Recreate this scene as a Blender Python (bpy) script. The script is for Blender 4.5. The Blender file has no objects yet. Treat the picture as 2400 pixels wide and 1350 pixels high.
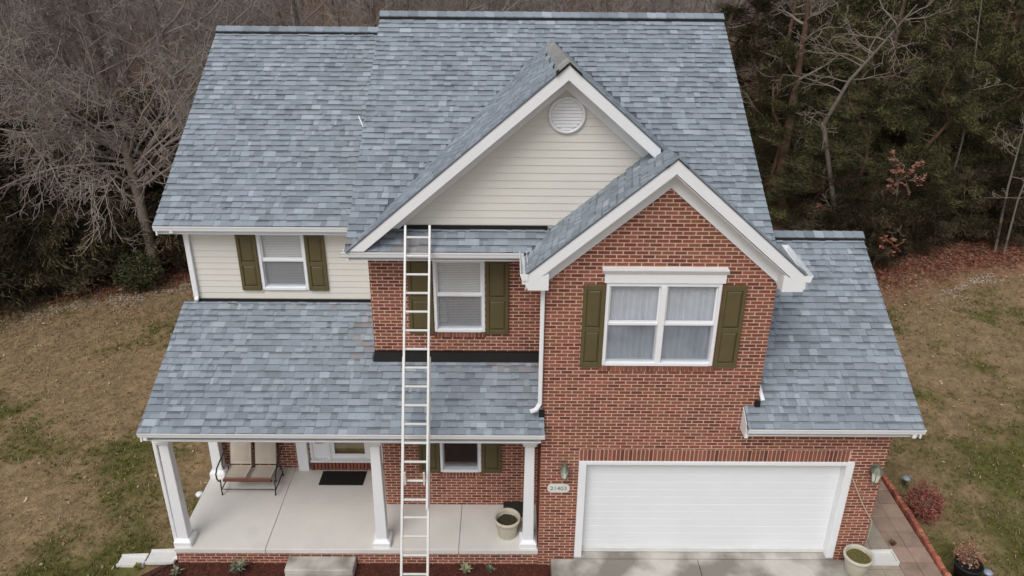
import bpy, math, random
from mathutils import Vector, Matrix, noise
R_ = math.radians
scene = bpy.context.scene
col = scene.collection
rng = random.Random(11)

# ------------------------------------------------------------------ camera
CAM = dict(x=-.614, y=-11.394, z=11.494, pit=24.899, yaw=.314, rol=.478, f=1850.25, pv=-59.7)
def cam_axes():
    a, b, c = R_(CAM['pit']), R_(CAM['yaw']), R_(CAM['rol'])
    F = Vector((math.sin(b)*math.cos(a), math.cos(b)*math.cos(a), -math.sin(a)))
    R = Vector((math.cos(b), -math.sin(b), 0)); U = R.cross(F)
    return Vector((CAM['x'], CAM['y'], CAM['z'])), R*math.cos(c)+U*math.sin(c), -R*math.sin(c)+U*math.cos(c), F
CC, CR, CU, CF = cam_axes()
def proj(q):
    v = Vector(q)-CC; d = max(v.dot(CF), .01)
    return (1200+CAM['f']*v.dot(CR)/d, 675+CAM['pv']-CAM['f']*v.dot(CU)/d)
def ray(px, py): return CF+CR*((px-1200)/CAM['f'])-CU*((py-675-CAM['pv'])/CAM['f'])
def onz(px, py, z): v = ray(px, py); return CC+v*((z-CC.z)/v.z)
def ony(px, py, y): v = ray(px, py); return CC+v*((y-CC.y)/v.y)
cd = bpy.data.cameras.new('camera'); co = bpy.data.objects.new('camera', cd); col.objects.link(co)
cd.sensor_width = 36; cd.lens = CAM['f']/2400*36; cd.shift_y = CAM['pv']/2400; cd.clip_end = 1000; cd.clip_start = .1
co.matrix_world = Matrix(((CR.x, CU.x, -CF.x, CC.x), (CR.y, CU.y, -CF.y, CC.y), (CR.z, CU.z, -CF.z, CC.z), (0, 0, 0, 1)))
scene.camera = co
# ------------------------------------------------------------------ light: overcast day
SUN_EL, SUN_AZ = 52, 205       # azimuth clockwise from +y (north)
w = bpy.data.worlds.new('World'); scene.world = w; w.use_nodes = True
nt = w.node_tree; nt.nodes.clear()
sky = nt.nodes.new('ShaderNodeTexSky'); sky.sky_type = 'NISHITA'; sky.sun_disc = False
sky.sun_elevation = R_(SUN_EL); sky.sun_rotation = R_(SUN_AZ); sky.air_density = 1.0; sky.dust_density = 3.0; sky.ozone_density = 1.0
hs = nt.nodes.new('ShaderNodeHueSaturation'); hs.inputs['Saturation'].default_value = .38
bg = nt.nodes.new('ShaderNodeBackground'); bg.inputs['Strength'].default_value = .12
ou = nt.nodes.new('ShaderNodeOutputWorld')
nt.links.new(sky.outputs[0], hs.inputs['Color']); nt.links.new(hs.outputs[0], bg.inputs['Color']); nt.links.new(bg.outputs[0], ou.inputs[0])
sd = bpy.data.lights.new('sun', 'SUN'); sd.energy = 1.3; sd.angle = R_(30); sd.color = (1, .985, .965)
so = bpy.data.objects.new('sun', sd); col.objects.link(so)
a, e = R_(SUN_AZ), R_(SUN_EL)
sdir = Vector((math.sin(a)*math.cos(e), math.cos(a)*math.cos(e), math.sin(e)))
so.rotation_euler = sdir.to_track_quat('Z', 'Y').to_euler(); so.location = (0, -20, 30)
vs = scene.view_settings; vs.view_transform = 'Standard'; vs.look = 'None'; vs.exposure = 0.14; vs.gamma = 1; vs.use_curve_mapping = False
scene.cycles.max_bounces = 6; scene.cycles.transparent_max_bounces = 8

# ------------------------------------------------------------------ materials
MATS = {}
def mat(name, base=(.5, .5, .5), rough=.6, var=.12, scale=6., bump=0., bscale=60., tint=False, metal=0., spec=.4, stain=None, fine=0.):
    m = bpy.data.materials.new(name); m.use_nodes = True; n = m.node_tree; N = n.nodes; L = n.links
    b = N['Principled BSDF']; b.inputs['Roughness'].default_value = rough; b.inputs['Metallic'].default_value = metal
    b.inputs['Specular IOR Level'].default_value = spec
    tc = N.new('ShaderNodeTexCoord')
    nz = N.new('ShaderNodeTexNoise'); nz.inputs['Scale'].default_value = scale; nz.inputs['Detail'].default_value = 5; nz.inputs['Roughness'].default_value = .6
    L.new(tc.outputs['Object'], nz.inputs['Vector'])
    mr = N.new('ShaderNodeMapRange'); mr.inputs[1].default_value = .25; mr.inputs[2].default_value = .75
    mr.inputs[3].default_value = 1-var; mr.inputs[4].default_value = 1+var
    L.new(nz.outputs['Fac'], mr.inputs[0])
    if tint:
        at = N.new('ShaderNodeAttribute'); at.attribute_name = 'tint'; src = at.outputs['Color']
    else:
        rgb = N.new('ShaderNodeRGB'); rgb.outputs[0].default_value = (*base, 1); src = rgb.outputs[0]
    mu = N.new('ShaderNodeVectorMath'); mu.operation = 'SCALE'
    L.new(src, mu.inputs[0]); L.new(mr.outputs[0], mu.inputs['Scale']); out = mu.outputs[0]
    if fine:
        n2 = N.new('ShaderNodeTexNoise'); n2.inputs['Scale'].default_value = 130; n2.inputs['Detail'].default_value = 2
        L.new(tc.outputs['Object'], n2.inputs['Vector'])
        m2 = N.new('ShaderNodeMapRange'); m2.inputs[1].default_value = .3; m2.inputs[2].default_value = .7; m2.inputs[3].default_value = 1-fine; m2.inputs[4].default_value = 1+fine
        L.new(n2.outputs['Fac'], m2.inputs[0])
        u2 = N.new('ShaderNodeVectorMath'); u2.operation = 'SCALE'; L.new(out, u2.inputs[0]); L.new(m2.outputs[0], u2.inputs['Scale']); out = u2.outputs[0]
    if stain:                       # (colour, scale, low, high, strength)
        c2, sc, lo, hi, st = stain
        n3 = N.new('ShaderNodeTexNoise'); n3.inputs['Scale'].default_value = sc; n3.inputs['Detail'].default_value = 6
        L.new(tc.outputs['Object'], n3.inputs['Vector'])
        m3 = N.new('ShaderNodeMapRange'); m3.inputs[1].default_value = lo; m3.inputs[2].default_value = hi; m3.inputs[3].default_value = 0; m3.inputs[4].default_value = st
        L.new(n3.outputs['Fac'], m3.inputs[0])
        mx = N.new('ShaderNodeMixRGB'); L.new(m3.outputs[0], mx.inputs[0]); L.new(out, mx.inputs[1]); mx.inputs[2].default_value = (*c2, 1); out = mx.outputs[0]
    L.new(out, b.inputs['Base Color'])
    if bump:
        nb = N.new('ShaderNodeTexNoise'); nb.inputs['Scale'].default_value = bscale; nb.inputs['Detail'].default_value = 4
        L.new(tc.outputs['Object'], nb.inputs['Vector'])
        bp = N.new('ShaderNodeBump'); bp.inputs['Strength'].default_value = bump; bp.inputs['Distance'].default_value = .02
        L.new(nb.outputs['Fac'], bp.inputs['Height']); L.new(bp.outputs[0], b.inputs['Normal'])
    MATS[name] = m; return m
mat('shingle', tint=True, rough=.9, var=.13, scale=1.3, fine=.22, bump=.25, bscale=180, spec=.2)
mat('shingle_plain', (.2, .24, .29), rough=.9, var=.3, scale=5, fine=.2, spec=.2)
mat('deck', (.10, .11, .13), rough=.9, var=.2)
mat('tar', (.012, .011, .010), rough=.75, var=.3, scale=12, spec=.3)
mat('brick', tint=True, rough=.88, var=.10, scale=25, fine=.15, bump=.3, bscale=150, spec=.2, stain=((.13, .062, .042), .8, .52, .8, .4))
mat('mortar', (.62, .425, .335), rough=.95, var=.14, scale=4, fine=.12, bump=.2, bscale=120, spec=.1)
mat('white', (.79, .80, .81), rough=.45, var=.03, scale=3, stain=((.55, .54, .50), 2.2, .6, .85, .15))
mat('gutter', (.80, .81, .82), rough=.3, var=.02, scale=2, stain=((.45, .43, .39), 3.5, .6, .85, .2))
mat('siding', (.665, .64, .58), rough=.55, var=.035, scale=1.5, bump=.05, bscale=30)
mat('siding_wall', (.665, .64, .58), rough=.55, var=.05, scale=2)
mat('shutter', (.104, .083, .036), rough=.5, var=.10, scale=4, bump=.1, bscale=60)
mat('garage_white', (.77, .785, .80), rough=.4, var=.02, scale=2, bump=.06, bscale=90)
mat('blind', (.80, .80, .80), rough=.8, var=.04, scale=3)
mat('blind_low', (.42, .44, .46), rough=.8, var=.06, scale=3)
mat('curtain', (.60, .63, .68), rough=.85, var=.07, scale=5)
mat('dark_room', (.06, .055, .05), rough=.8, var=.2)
mat('tan_reflection', (.26, .185, .07), rough=.6, var=.3, scale=5)  # reflection in the storm door glass, put in as tan colour
mat('concrete', (.63, .605, .56), rough=.8, var=.06, scale=1.6, fine=.05, bump=.1, bscale=120, stain=((.40, .39, .36), 1.1, .55, .8, .3))
mat('concrete_old', (.50, .475, .43), rough=.85, var=.12, scale=2.5, fine=.08, bump=.2, bscale=80, stain=((.17, .15, .125), 1.0, .44, .60, .85))
mat('concrete_pale', (.66, .65, .62), rough=.8, var=.08, scale=5, bump=.1, bscale=60)
mat('paver', tint=True, rough=.9, var=.15, scale=6, fine=.1, bump=.2, bscale=80, spec=.2, stain=((.12, .10, .075), 2.2, .55, .75, .6))
mat('metal', (.70, .69, .66), rough=.38, var=.06, scale=5, metal=.25)
mat('iron', (.025, .025, .025), rough=.5, var=.2)
mat('cushion', (.53, .46, .38), rough=.9, var=.08, scale=6, bump=.1, bscale=40)
mat('redwood', (.22, .06, .035), rough=.7, var=.2)
mat('rubber', (.012, .011, .010), rough=.85, var=.3, scale=40, bump=.4, bscale=90)
mat('pot', (.50, .46, .37), rough=.75, var=.10, scale=6, stain=((.25, .22, .15), 5, .55, .8, .5))
mat('soil', (.045, .035, .02), rough=.95, var=.5, scale=30, bump=.8, bscale=60)
mat('moss', (.12, .105, .03), rough=.95, var=.4, scale=25, bump=.8, bscale=50)
mat('mulch', (.075, .022, .014), rough=.95, var=.45, scale=22, bump=1., bscale=45)
mat('chips', tint=True, rough=.95, var=.2, scale=30)
mat('lawn', tint=True, rough=.95, var=.28, scale=9, fine=.35, bump=1., bscale=18, spec=.1)
mat('litter', (.165, .10, .066), rough=.95, var=.35, scale=3, fine=.35, bump=1., bscale=18, stain=((.045, .03, .02), .5, .45, .7, .6), spec=.1)
mat('blade', tint=True, rough=.8, var=.15, scale=3, spec=.15)
mat('leaf', tint=True, rough=.75, var=.15, scale=10, spec=.15)
mat('bark', (.21, .172, .142), rough=.9, var=.3, scale=4, bump=.5, bscale=30, spec=.1)
mat('twig', (.325, .280, .250), rough=.9, var=.25, scale=1.2, spec=.1)
mat('twig_near', (.265, .222, .194), rough=.9, var=.25, scale=1.2, spec=.1)
mat('bark_red', (.11, .068, .045), rough=.9, var=.35, scale=5, bump=.8, bscale=20, spec=.1)
mat('bark_pale', (.155, .135, .112), rough=.9, var=.25, scale=6, spec=.1)
mat('verdigris', (.16, .17, .13), rough=.5, var=.3, scale=12, metal=.4)
mat('lamp_glass', (.62, .62, .55), rough=.2, var=.05)
mat('plaque', (.68, .68, .63), rough=.5, var=.04)
mat('number', (.20, .20, .19), rough=.5, var=.05)
mat('solar', (.28, .31, .38), rough=.3, var=.1)
mat('cord', (.52, .44, .33), rough=.8, var=.08)
mat('black_plastic', (.010, .010, .010), rough=.6, var=.2)
mat('dark_green', (.03, .032, .025), rough=.6, var=.2)
def glass_mat(name, tr, tintc=(.9, .93, .95)):
    m = bpy.data.materials.new(name); m.use_nodes = True; n = m.node_tree; N = n.nodes; L = n.links; N.clear()
    t = N.new('ShaderNodeBsdfTransparent'); t.inputs[0].default_value = (*tintc, 1)
    g = N.new('ShaderNodeBsdfGlossy'); g.inputs['Roughness'].default_value = .04
    l0 = N.new('ShaderNodeLayerWeight'); pw_ = N.new('ShaderNodeMath'); pw_.operation = 'POWER'; pw_.inputs[1].default_value = 4; L.new(l0.outputs['Facing'], pw_.inputs[0])
    lw = N.new('ShaderNodeMath'); lw.operation = 'MULTIPLY_ADD'; lw.inputs[1].default_value = .7; lw.inputs[2].default_value = .09; L.new(pw_.outputs[0], lw.inputs[0])
    nz = N.new('ShaderNodeTexNoise'); nz.inputs['Scale'].default_value = 3
    bp = N.new('ShaderNodeBump'); bp.inputs['Strength'].default_value = .04; L.new(nz.outputs['Fac'], bp.inputs['Height']); L.new(bp.outputs[0], g.inputs['Normal'])
    mx = N.new('ShaderNodeMixShader'); L.new(lw.outputs[0], mx.inputs[0]); L.new(t.outputs[0], mx.inputs[1]); L.new(g.outputs[0], mx.inputs[2])
    o = N.new('ShaderNodeOutputMaterial'); L.new(mx.outputs[0], o.inputs[0]); MATS[name] = m
glass_mat('glass', .9, (.97, .98, .985))
glass_mat('screen', .5, (.90, .91, .93))

# ------------------------------------------------------------------ mesh helpers
class MB:
    def __init__(s): s.v = []; s.f = []; s.t = []; s.tint = None
    def face(s, pts, tint=None):
        i = len(s.v); s.v += [tuple(p) for p in pts]; s.f.append(tuple(range(i, i+len(pts)))); s.t.append(tint or s.tint or (.5, .5, .5)); return s
    def raw(s, vs_, fs, tint=None):
        i = len(s.v); s.v += [tuple(p) for p in vs_]
        for f in fs: s.f.append(tuple(i+k for k in f)); s.t.append(tint or s.tint or (.5, .5, .5))
        return s
    def box(s, x0, x1, y0, y1, z0, z1, tint=None):
        V = [(x0, y0, z0), (x1, y0, z0), (x1, y1, z0), (x0, y1, z0), (x0, y0, z1), (x1, y0, z1), (x1, y1, z1), (x0, y1, z1)]
        return s.raw(V, [(0, 3, 2, 1), (4, 5, 6, 7), (0, 1, 5, 4), (1, 2, 6, 5), (2, 3, 7, 6), (3, 0, 4, 7)], tint)
    def bbox(s, x0, x1, y0, y1, z0, z1, c=.01, tint=None):     # box with chamfered vertical and front edges
        P = [(x0+c, y0), (x1-c, y0), (x1, y0+c), (x1, y1), (x0, y1), (x0, y0+c)]
        n = len(P); zs = [z0, z1-c, z1]
        V = [(x, y, z0) for x, y in P]+[(x, y, z1-c) for x, y in P]
        cx, cy = (x0+x1)/2, (y0+y1)/2
        V += [(x+(c if x < cx else -c), y+(c if y < cy else -c), z1) for x, y in P]
        F = [tuple(range(n-1, -1, -1)), tuple(range(2*n, 3*n))]
        for r in (0, n):
            for k in range(n): F.append((r+k, r+(k+1) % n, r+n+(k+1) % n, r+n+k))
        return s.raw(V, F, tint)
    def prism(s, poly, d, tint=None):                          # poly: 3d points, d: extrusion vector
        d = Vector(d); A = [Vector(p) for p in poly]; B = [p+d for p in A]; n = len(A)
        F = [tuple(range(n)), tuple(range(2*n-1, n-1, -1))]+[(k, n+k, n+(k+1) % n, (k+1) % n) for k in range(n)]
        return s.raw(A+B, F, tint)
    def tube(s, pts, rad, sides=5, cap=False, tint=None):
        pts = [Vector(p) for p in pts]; n = len(pts)
        if not hasattr(rad, '__len__'): rad = [rad]*n
        V = []; ref = None
        for k in range(n):
            d = (pts[min(k+1, n-1)]-pts[max(k-1, 0)])
            if d.length < 1e-9: d = Vector((0, 0, 1))
            d.normalize()
            if ref is None: ref = d.orthogonal().normalized()
            ref = (ref-d*ref.dot(d))
            if ref.length < 1e-6: ref = d.orthogonal()
            ref.normalize(); b = d.cross(ref)
            for j in range(sides):
                an = 2*math.pi*j/sides; V.append(pts[k]+(ref*math.cos(an)+b*math.sin(an))*rad[k])
        F = [(k*sides+j, k*sides+(j+1) % sides, (k+1)*sides+(j+1) % sides, (k+1)*sides+j) for k in range(n-1) for j in range(sides)]
        if cap: F += [tuple(range(sides-1, -1, -1)), tuple(range((n-1)*sides, n*sides))]
        return s.raw(V, F, tint)
    def lathe(s, prof, cx, cy, seg=24, tint=None):
        n = len(prof); V = []
        for k in range(seg):
            an = 2*math.pi*k/seg
            for r, z in prof: V.append((cx+r*math.cos(an), cy+r*math.sin(an), z))
        F = []
        for k in range(seg):
            k2 = (k+1) % seg
            for j in range(n-1): F.append((k*n+j, k2*n+j, k2*n+j+1, k*n+j+1))
        return s.raw(V, F, tint)
    def mesh(s, name, m, smooth=False):
        me = bpy.data.meshes.new(name); me.from_pydata(s.v, [], s.f); me.update()
        if any(t != (.5, .5, .5) for t in s.t):
            at = me.attributes.new('tint', 'FLOAT_COLOR', 'FACE')
            at.data.foreach_set('color', [c for t in s.t for c in (*t, 1.)])
        me.materials.append(MATS[m])
        if smooth: me.polygons.foreach_set('use_smooth', [True]*len(me.polygons))
        return me
    def build(s, name, m, parent=None, smooth=False, label=None, kind=None):
        o = bpy.data.objects.new(name, s.mesh(name, m, smooth)); col.objects.link(o)
        if parent: put(o, parent)
        if label: o['label'] = label
        if kind: o['kind'] = kind
        return o
WL = {}
def wloc(o): return WL.get(o.name, Vector((0, 0, 0)))
def put(o, parent):
    o.parent = parent; o.matrix_parent_inverse = Matrix.Translation(-wloc(parent))
def tag(o, label, cat, group=None, kind=None):
    o['label'] = label; o['category'] = cat
    if group: o['group'] = group
    if kind: o['kind'] = kind
    return o
def struct(o): o['kind'] = 'structure'; return o
def empty(name, loc, label, cat, group=None):
    o = bpy.data.objects.new(name, None); col.objects.link(o); o.location = loc; o.empty_display_size = .2
    WL[o.name] = Vector(loc); return tag(o, label, cat, group)
def copy_tree(o, parent=None):
    c = o.copy(); col.objects.link(c); c.parent = parent
    for ch in list(o.children): copy_tree(ch, c)
    return c
def clip(poly, convex):                                        # Sutherland-Hodgman, 2d, convex ccw
    out = poly
    for i in range(len(convex)):
        a, b = convex[i], convex[(i+1) % len(convex)]
        ex, ey = b[0]-a[0], b[1]-a[1]; inp = out; out = []
        if not inp: return []
        for k in range(len(inp)):
            p, q = inp[k], inp[(k+1) % len(inp)]
            dp = ex*(p[1]-a[1])-ey*(p[0]-a[0]); dq = ex*(q[1]-a[1])-ey*(q[0]-a[0])
            if dp >= 0: out.append(p)
            if (dp >= 0) != (dq >= 0):
                t = dp/(dp-dq); out.append((p[0]+t*(q[0]-p[0]), p[1]+t*(q[1]-p[1])))
    return out
def area2(p): return abs(sum(p[i][0]*p[(i+1) % len(p)][1]-p[(i+1) % len(p)][0]*p[i][1] for i in range(len(p))))/2
def ccw(p):
    s = sum(p[i][0]*p[(i+1) % len(p)][1]-p[(i+1) % len(p)][0]*p[i][1] for i in range(len(p)))
    return p if s > 0 else p[::-1]
PIECES = {'shingle': [], 'brick': []}     # (screen size, parent, polygon, tint, lower ring)
def add_piece(kind, top, low, tint, parent, cand=True):
    sz = 0
    if cand:
        P = [proj(p) for p in top]
        if all(10 < p[0] < 2390 and 10 < p[1] < 1340 for p in P):
            s = sum(P[i][0]*P[(i+1) % len(P)][1]-P[(i+1) % len(P)][0]*P[i][1] for i in range(len(P)))/2
            sz = abs(s) if s < 0 or True else 0
    PIECES[kind].append((sz, parent, top, low, tint))
def emit_pieces(kind, m, limit=300):
    L = sorted(PIECES[kind], key=lambda p: -p[0]); rest = {}
    for i, (sz, parent, top, low, tint) in enumerate(L):
        n = len(top); F = [tuple(range(n))]+[(k, n+k, n+(k+1) % n, (k+1) % n) for k in range(n)]
        one = i < limit and sz > 0
        mb = MB() if one else rest.setdefault(parent.name, [parent, MB()])[1]
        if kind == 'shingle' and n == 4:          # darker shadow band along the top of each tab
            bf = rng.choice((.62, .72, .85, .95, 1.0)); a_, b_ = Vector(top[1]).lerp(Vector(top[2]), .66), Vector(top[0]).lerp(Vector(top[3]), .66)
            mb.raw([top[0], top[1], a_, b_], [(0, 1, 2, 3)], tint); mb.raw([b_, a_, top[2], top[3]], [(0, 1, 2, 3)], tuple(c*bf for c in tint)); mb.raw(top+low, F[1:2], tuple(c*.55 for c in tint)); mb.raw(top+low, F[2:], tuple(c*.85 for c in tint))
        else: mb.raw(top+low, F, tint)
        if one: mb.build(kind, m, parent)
    for parent, mb in rest.values():
        mb.build(kind+'_field', m, parent, kind='stuff')

# ------------------------------------------------------------------ house layout
XM, XR = 3.73, 6.22                 # upper wing right wall, garage right wall
YC, YG, YL = 1.234, 1.0, 2.37       # centre bay brick wall, gable siding wall, left wall
XC = -3.083; XL = -6.747
ZP = .15                            # porch floor
GP = .864                           # gable pitch
GZ = -.28                           # bed and lawn level by the house
BACK = 11.0
house = empty('house', (0, 0, GZ), 'two storey red brick and beige siding house with grey shingle roofs', 'house')
H = house

# ---- walls (solid backing = mortar colour behind the bricks)
def wall_mesh(name, m, polys, parent=H, label=None):
    mb = MB()
    for p, d in polys: mb.prism(p, d)
    return mb.build(name, m, parent, label=label)
TONES = [(.205, .060, .040), (.230, .075, .050), (.170, .048, .034), (.250, .090, .062), (.190, .070, .045), (.135, .042, .030), (.265, .085, .060), (.215, .080, .045)]
def brick_tone(r=rng):
    t = r.choice(TONES); k = r.uniform(.82, 1.18); k = .93*(.5+.5*k); return (t[0]*1.16*k, (t[1]*1.15+.009)*k, (t[2]*1.10+.007)*k)
def sub_rects(rect, holes):
    rs = [rect]
    for hx0, hx1, hz0, hz1 in holes:
        o = []
        for x0, x1, z0, z1 in rs:
            if x1 <= hx0 or x0 >= hx1 or z1 <= hz0 or z0 >= hz1: o.append((x0, x1, z0, z1)); continue
            if z0 < hz0: o.append((x0, x1, z0, hz0))
            if z1 > hz1: o.append((x0, x1, hz1, z1))
            a0, a1 = max(z0, hz0), min(z1, hz1)
            if x0 < hx0: o.append((x0, hx0, a0, a1))
            if x1 > hx1: o.append((hx1, x1, a0, a1))
        rs = o
    return rs
def bricks(parent, O, U, N, u0, u1, z0, z1, holes=(), poly=None, mask=(), cand=True, proud=.006):
    """running bond on the wall through O with direction U and outward normal N"""
    O, U, N = Vector(O), Vector(U), Vector(N); Z = Vector((0, 0, 1)); CH, BL, J = .0677, .203, .0165
    k0 = int(math.floor(z0/CH)); k = k0
    while k*CH < z1:
        a = k*CH; off = (k % 2)*BL/2; i = int(math.floor((u0-off)/BL))
        while off+i*BL < u1:
            x = off+i*BL; tone = brick_tone()
            r = (max(x, u0), min(x+BL-J, u1), max(a, z0), min(a+CH-J*.95, z1)); i += 1
            if r[1]-r[0] < .02 or r[3]-r[2] < .012: continue
            for q in sub_rects(r, holes):
                if q[1]-q[0] < .02 or q[3]-q[2] < .012: continue
                pl = [(q[0], q[2]), (q[1], q[2]), (q[1], q[3]), (q[0], q[3])]
                if poly: pl = clip(pl, poly)
                if len(pl) < 3 or area2(pl) < 4e-4: continue
                e = proud+rng.uniform(-.0015, .0015)
                cxp = sum(p[0] for p in pl)/len(pl); czp = sum(p[1] for p in pl)/len(pl)
                ok = cand and not any(m_[0] < cxp < m_[1] and m_[2] < czp < m_[3] for m_ in mask)
                low = [O+U*p[0]+Z*p[1]-N*.004 for p in pl]
                b = .0025
                top = [O+U*(p[0]+(b if p[0] < cxp else -b))+Z*(p[1]+(b if p[1] < czp else -b))+N*e for p in pl]
                add_piece('brick', top, low, tone, parent, ok)
        k += 1
def soldier(parent, O, U, N, u0, u1, z0, z1, n, proud=.012, cand=True):
    O, U, N = Vector(O), Vector(U), Vector(N); Z = Vector((0, 0, 1)); st = (u1-u0)/n
    for i in range(n):
        a, b = u0+i*st+.010, u0+(i+1)*st-.010; pl = [(a, z0), (b, z0), (b, z1), (a, z1)]
        low = [O+U*p[0]+Z*p[1]-N*.004 for p in pl]; top = [O+U*p[0]+Z*p[1]+N*(proud+rng.uniform(-.002, .002)) for p in pl]
        add_piece('brick', top, low, brick_tone(), parent, cand)

X, Yv = (1, 0, 0), (0, 1, 0)
# wing and garage front wall
D0, D1, DZ = .685, 5.663, 2.28      # garage opening incl. trim
W0, W1, WZ0, WZ1 = .978, 2.846, 4.315, 5.866
ZE, ZAP = 5.90, 7.62
gz = lambda x: 8.045-GP*abs(x-1.865)            # wing roof top line
wallpoly = ccw([(0, GZ), (XR, GZ), (XR, 3.05), (XM, 3.05), (XM, gz(XM)-.2), (1.865, 7.82), (0, gz(0)-.2)])
fw = MB()
T = .25
def wallbox(mb, x0, x1, z0, z1, y0=0., y1=T): mb.box(x0, x1, y0, y1, z0, z1)
for q in sub_rects((0, XM, GZ, ZE), [(D0, D1, -.02, DZ), (W0+.02, W1-.02, WZ0+.02, WZ1-.02)]): wallbox(fw, *q)
for q in sub_rects((XM, XR, GZ, 3.2), [(D0, D1, -.02, DZ)]): wallbox(fw, *q)
fw.prism([(0, 0, ZE), (XM, 0, ZE), (XM, 0, gz(XM)-.2), (1.865, 0, 7.83), (0, 0, gz(0)-.2)], (0, T, 0))
front_wall = fw.build('front_wall', 'mortar', H, label='red brick front wall of the gabled wing and garage')
upper = ccw([(0, ZE-.6), (XM, ZE-.6), (XM, gz(XM)-.25), (1.865, 7.79), (0, gz(0)-.25)])
SH = [(.60, .965, 4.28, 5.83), (2.86, 3.25, 4.28, 5.83)]
holes = [(D0, D1, GZ, DZ), (D0-.005, D1-.1, DZ, 2.535), (W0-.0, W1+.0, WZ0-.115, 6.12)]
bricks(front_wall, (0, 0, 0), X, (0, -1, 0), 0, XM, ZE-.6+.0001, 7.8, holes, upper, SH+[(.9, 2.98, 5.85, 6.13)])
bricks(front_wall, (0, 0, 0), X, (0, -1, 0), 0, XM, GZ, ZE-.6, holes, None, SH)
bricks(front_wall, (0, 0, 0), X, (0, -1, 0), XM+.0, XR, GZ, 3.19, holes, None)
soldier(front_wall, (0, 0, 0), X, (0, -1, 0), D0, D1-.12, DZ+.01, 2.525, 66)
soldier(front_wall, (0, 0, 0), X, (0, -1, 0), W0-.06, W1+.06, WZ0-.11, WZ0-.005, 27, .03)
# side walls of wing / garage / main body
sw = MB(); sw.box(XR-T, XR, T, 6.6, GZ, 3.2)
side_wall = sw.build('side_wall', 'mortar', H, label='brick side wall of the garage')
bricks(side_wall, (XR, 0, 0), Yv, (1, 0, 0), .0, 6.6, GZ, 3.19, cand=False)
gw = MB(); gw.prism([(XR-T, 0.26, 3.2), (XR-T, 6.6, 3.2), (XR-T, 3.31, 5.2)], (T-.02, 0, 0)); gw.box(XM, XR-T, 6.4, 6.6, GZ, 3.2)
gw.build('garage_gable_wall', 'siding_wall', H)
mw = MB(); mw.box(XM-.2, XM, T, BACK, GZ, 6.0); mw.prism([(XM-.2, T+.3, 6.0), (XM-.2, BACK, 6.0), (XM-.2, 5.9, 9.05)], (.19, 0, 0))
mw.box(XL, XM-.2, BACK-.2, BACK, GZ, 5.9); mw.box(XL, XL+.2, YL+.2, BACK-.2, GZ, 5.8)
mw.prism([(XL, YL+.2, 5.8), (XL, BACK, 5.8), (XL, 6.74, 8.6)], (.19, 0, 0))
mw.prism([(-3.28, .9, 6.0), (-3.28, 10.9, 6.0), (-3.28, 5.9, 9.05)], (.15, 0, 0)); mw.box(XC, XC+.2, YC+.22, YL+.1, 3.4, 6.0)
mw.build('side_siding', 'siding_wall', H)
wsw = MB().box(0, .2, T, YC, GZ, 6.0).build('wing_side_wall', 'mortar', H, label='brick left side wall of the wing')
bricks(wsw, (0, 0, 0), (0, -1, 0), (-1, 0, 0), -YC, 0, ZP, 5.95, cand=False)
# centre bay walls
CW = (-1.948, -1.027, 4.238, 5.70); LW = (-1.942, -1.127, 1.007, 2.45)
cb = MB()
for q in sub_rects((XC, 0, 3.3, 5.95), [(CW[0]+.02, CW[1]-.02, CW[2]+.02, CW[3]-.02)]): wallbox(cb, *q, YC, YC+.22)
bay_wall = cb.build('bay_wall', 'mortar', H, label='upper brick wall of the centre bay')
bricks(bay_wall, (0, YC, 0), X, (0, -1, 0), XC, -.0, 3.5, 5.93, [(CW[0], CW[1], CW[2]-.115, CW[3])], None, [(-2.42, -1.97, 4.15, 5.8), (-1.03, -.58, 4.15, 5.8), (-2.4, -1.8, 3.5, 6)])
soldier(bay_wall, (0, YC, 0), X, (0, -1, 0), CW[0]-.02, CW[1]+.02, CW[2]-.11, CW[2]-.005, 14, .03)
lb = MB()
for q in sub_rects((XC, 0, GZ, 3.3), [(LW[0]+.02, LW[1]-.02, LW[2]+.02, LW[3]-.02)]): wallbox(lb, *q, YC, YC+.22)
lb.box(XC, XC+.2, YC+.22, YL, GZ, 3.3)
porch_wall = lb.build('porch_wall', 'mortar', H, label='brick wall with a window under the porch roof')
bricks(porch_wall, (0, YC, 0), X, (0, -1, 0), XC, -.0, ZP, 2.9, [(LW[0], LW[1], LW[2]-.115, LW[3])], cand=False)
soldier(porch_wall, (0, YC, 0), X, (0, -1, 0), LW[0]-.02, LW[1]+.02, LW[2]-.11, LW[2]-.005, 13, .03, False)
# left: entry wall below, siding above
DR = (-4.86, -3.16, .36, 2.5)
eb = MB()
for q in sub_rects((XL, XC, GZ, 3.3), [DR]): wallbox(eb, *q, YL, YL+.22)
entry_wall = eb.build('entry_wall', 'mortar', H, label='brick wall round the front door')
bricks(entry_wall, (0, YL, 0), X, (0, -1, 0), XL, XC, ZP, 2.9, [(DR[0], DR[1], 0, DR[3])], cand=False)
soldier(entry_wall, (0, YL, 0), X, (0, -1, 0), DR[0], DR[1], ZP+.005, .345, 22, .10, False)

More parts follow.
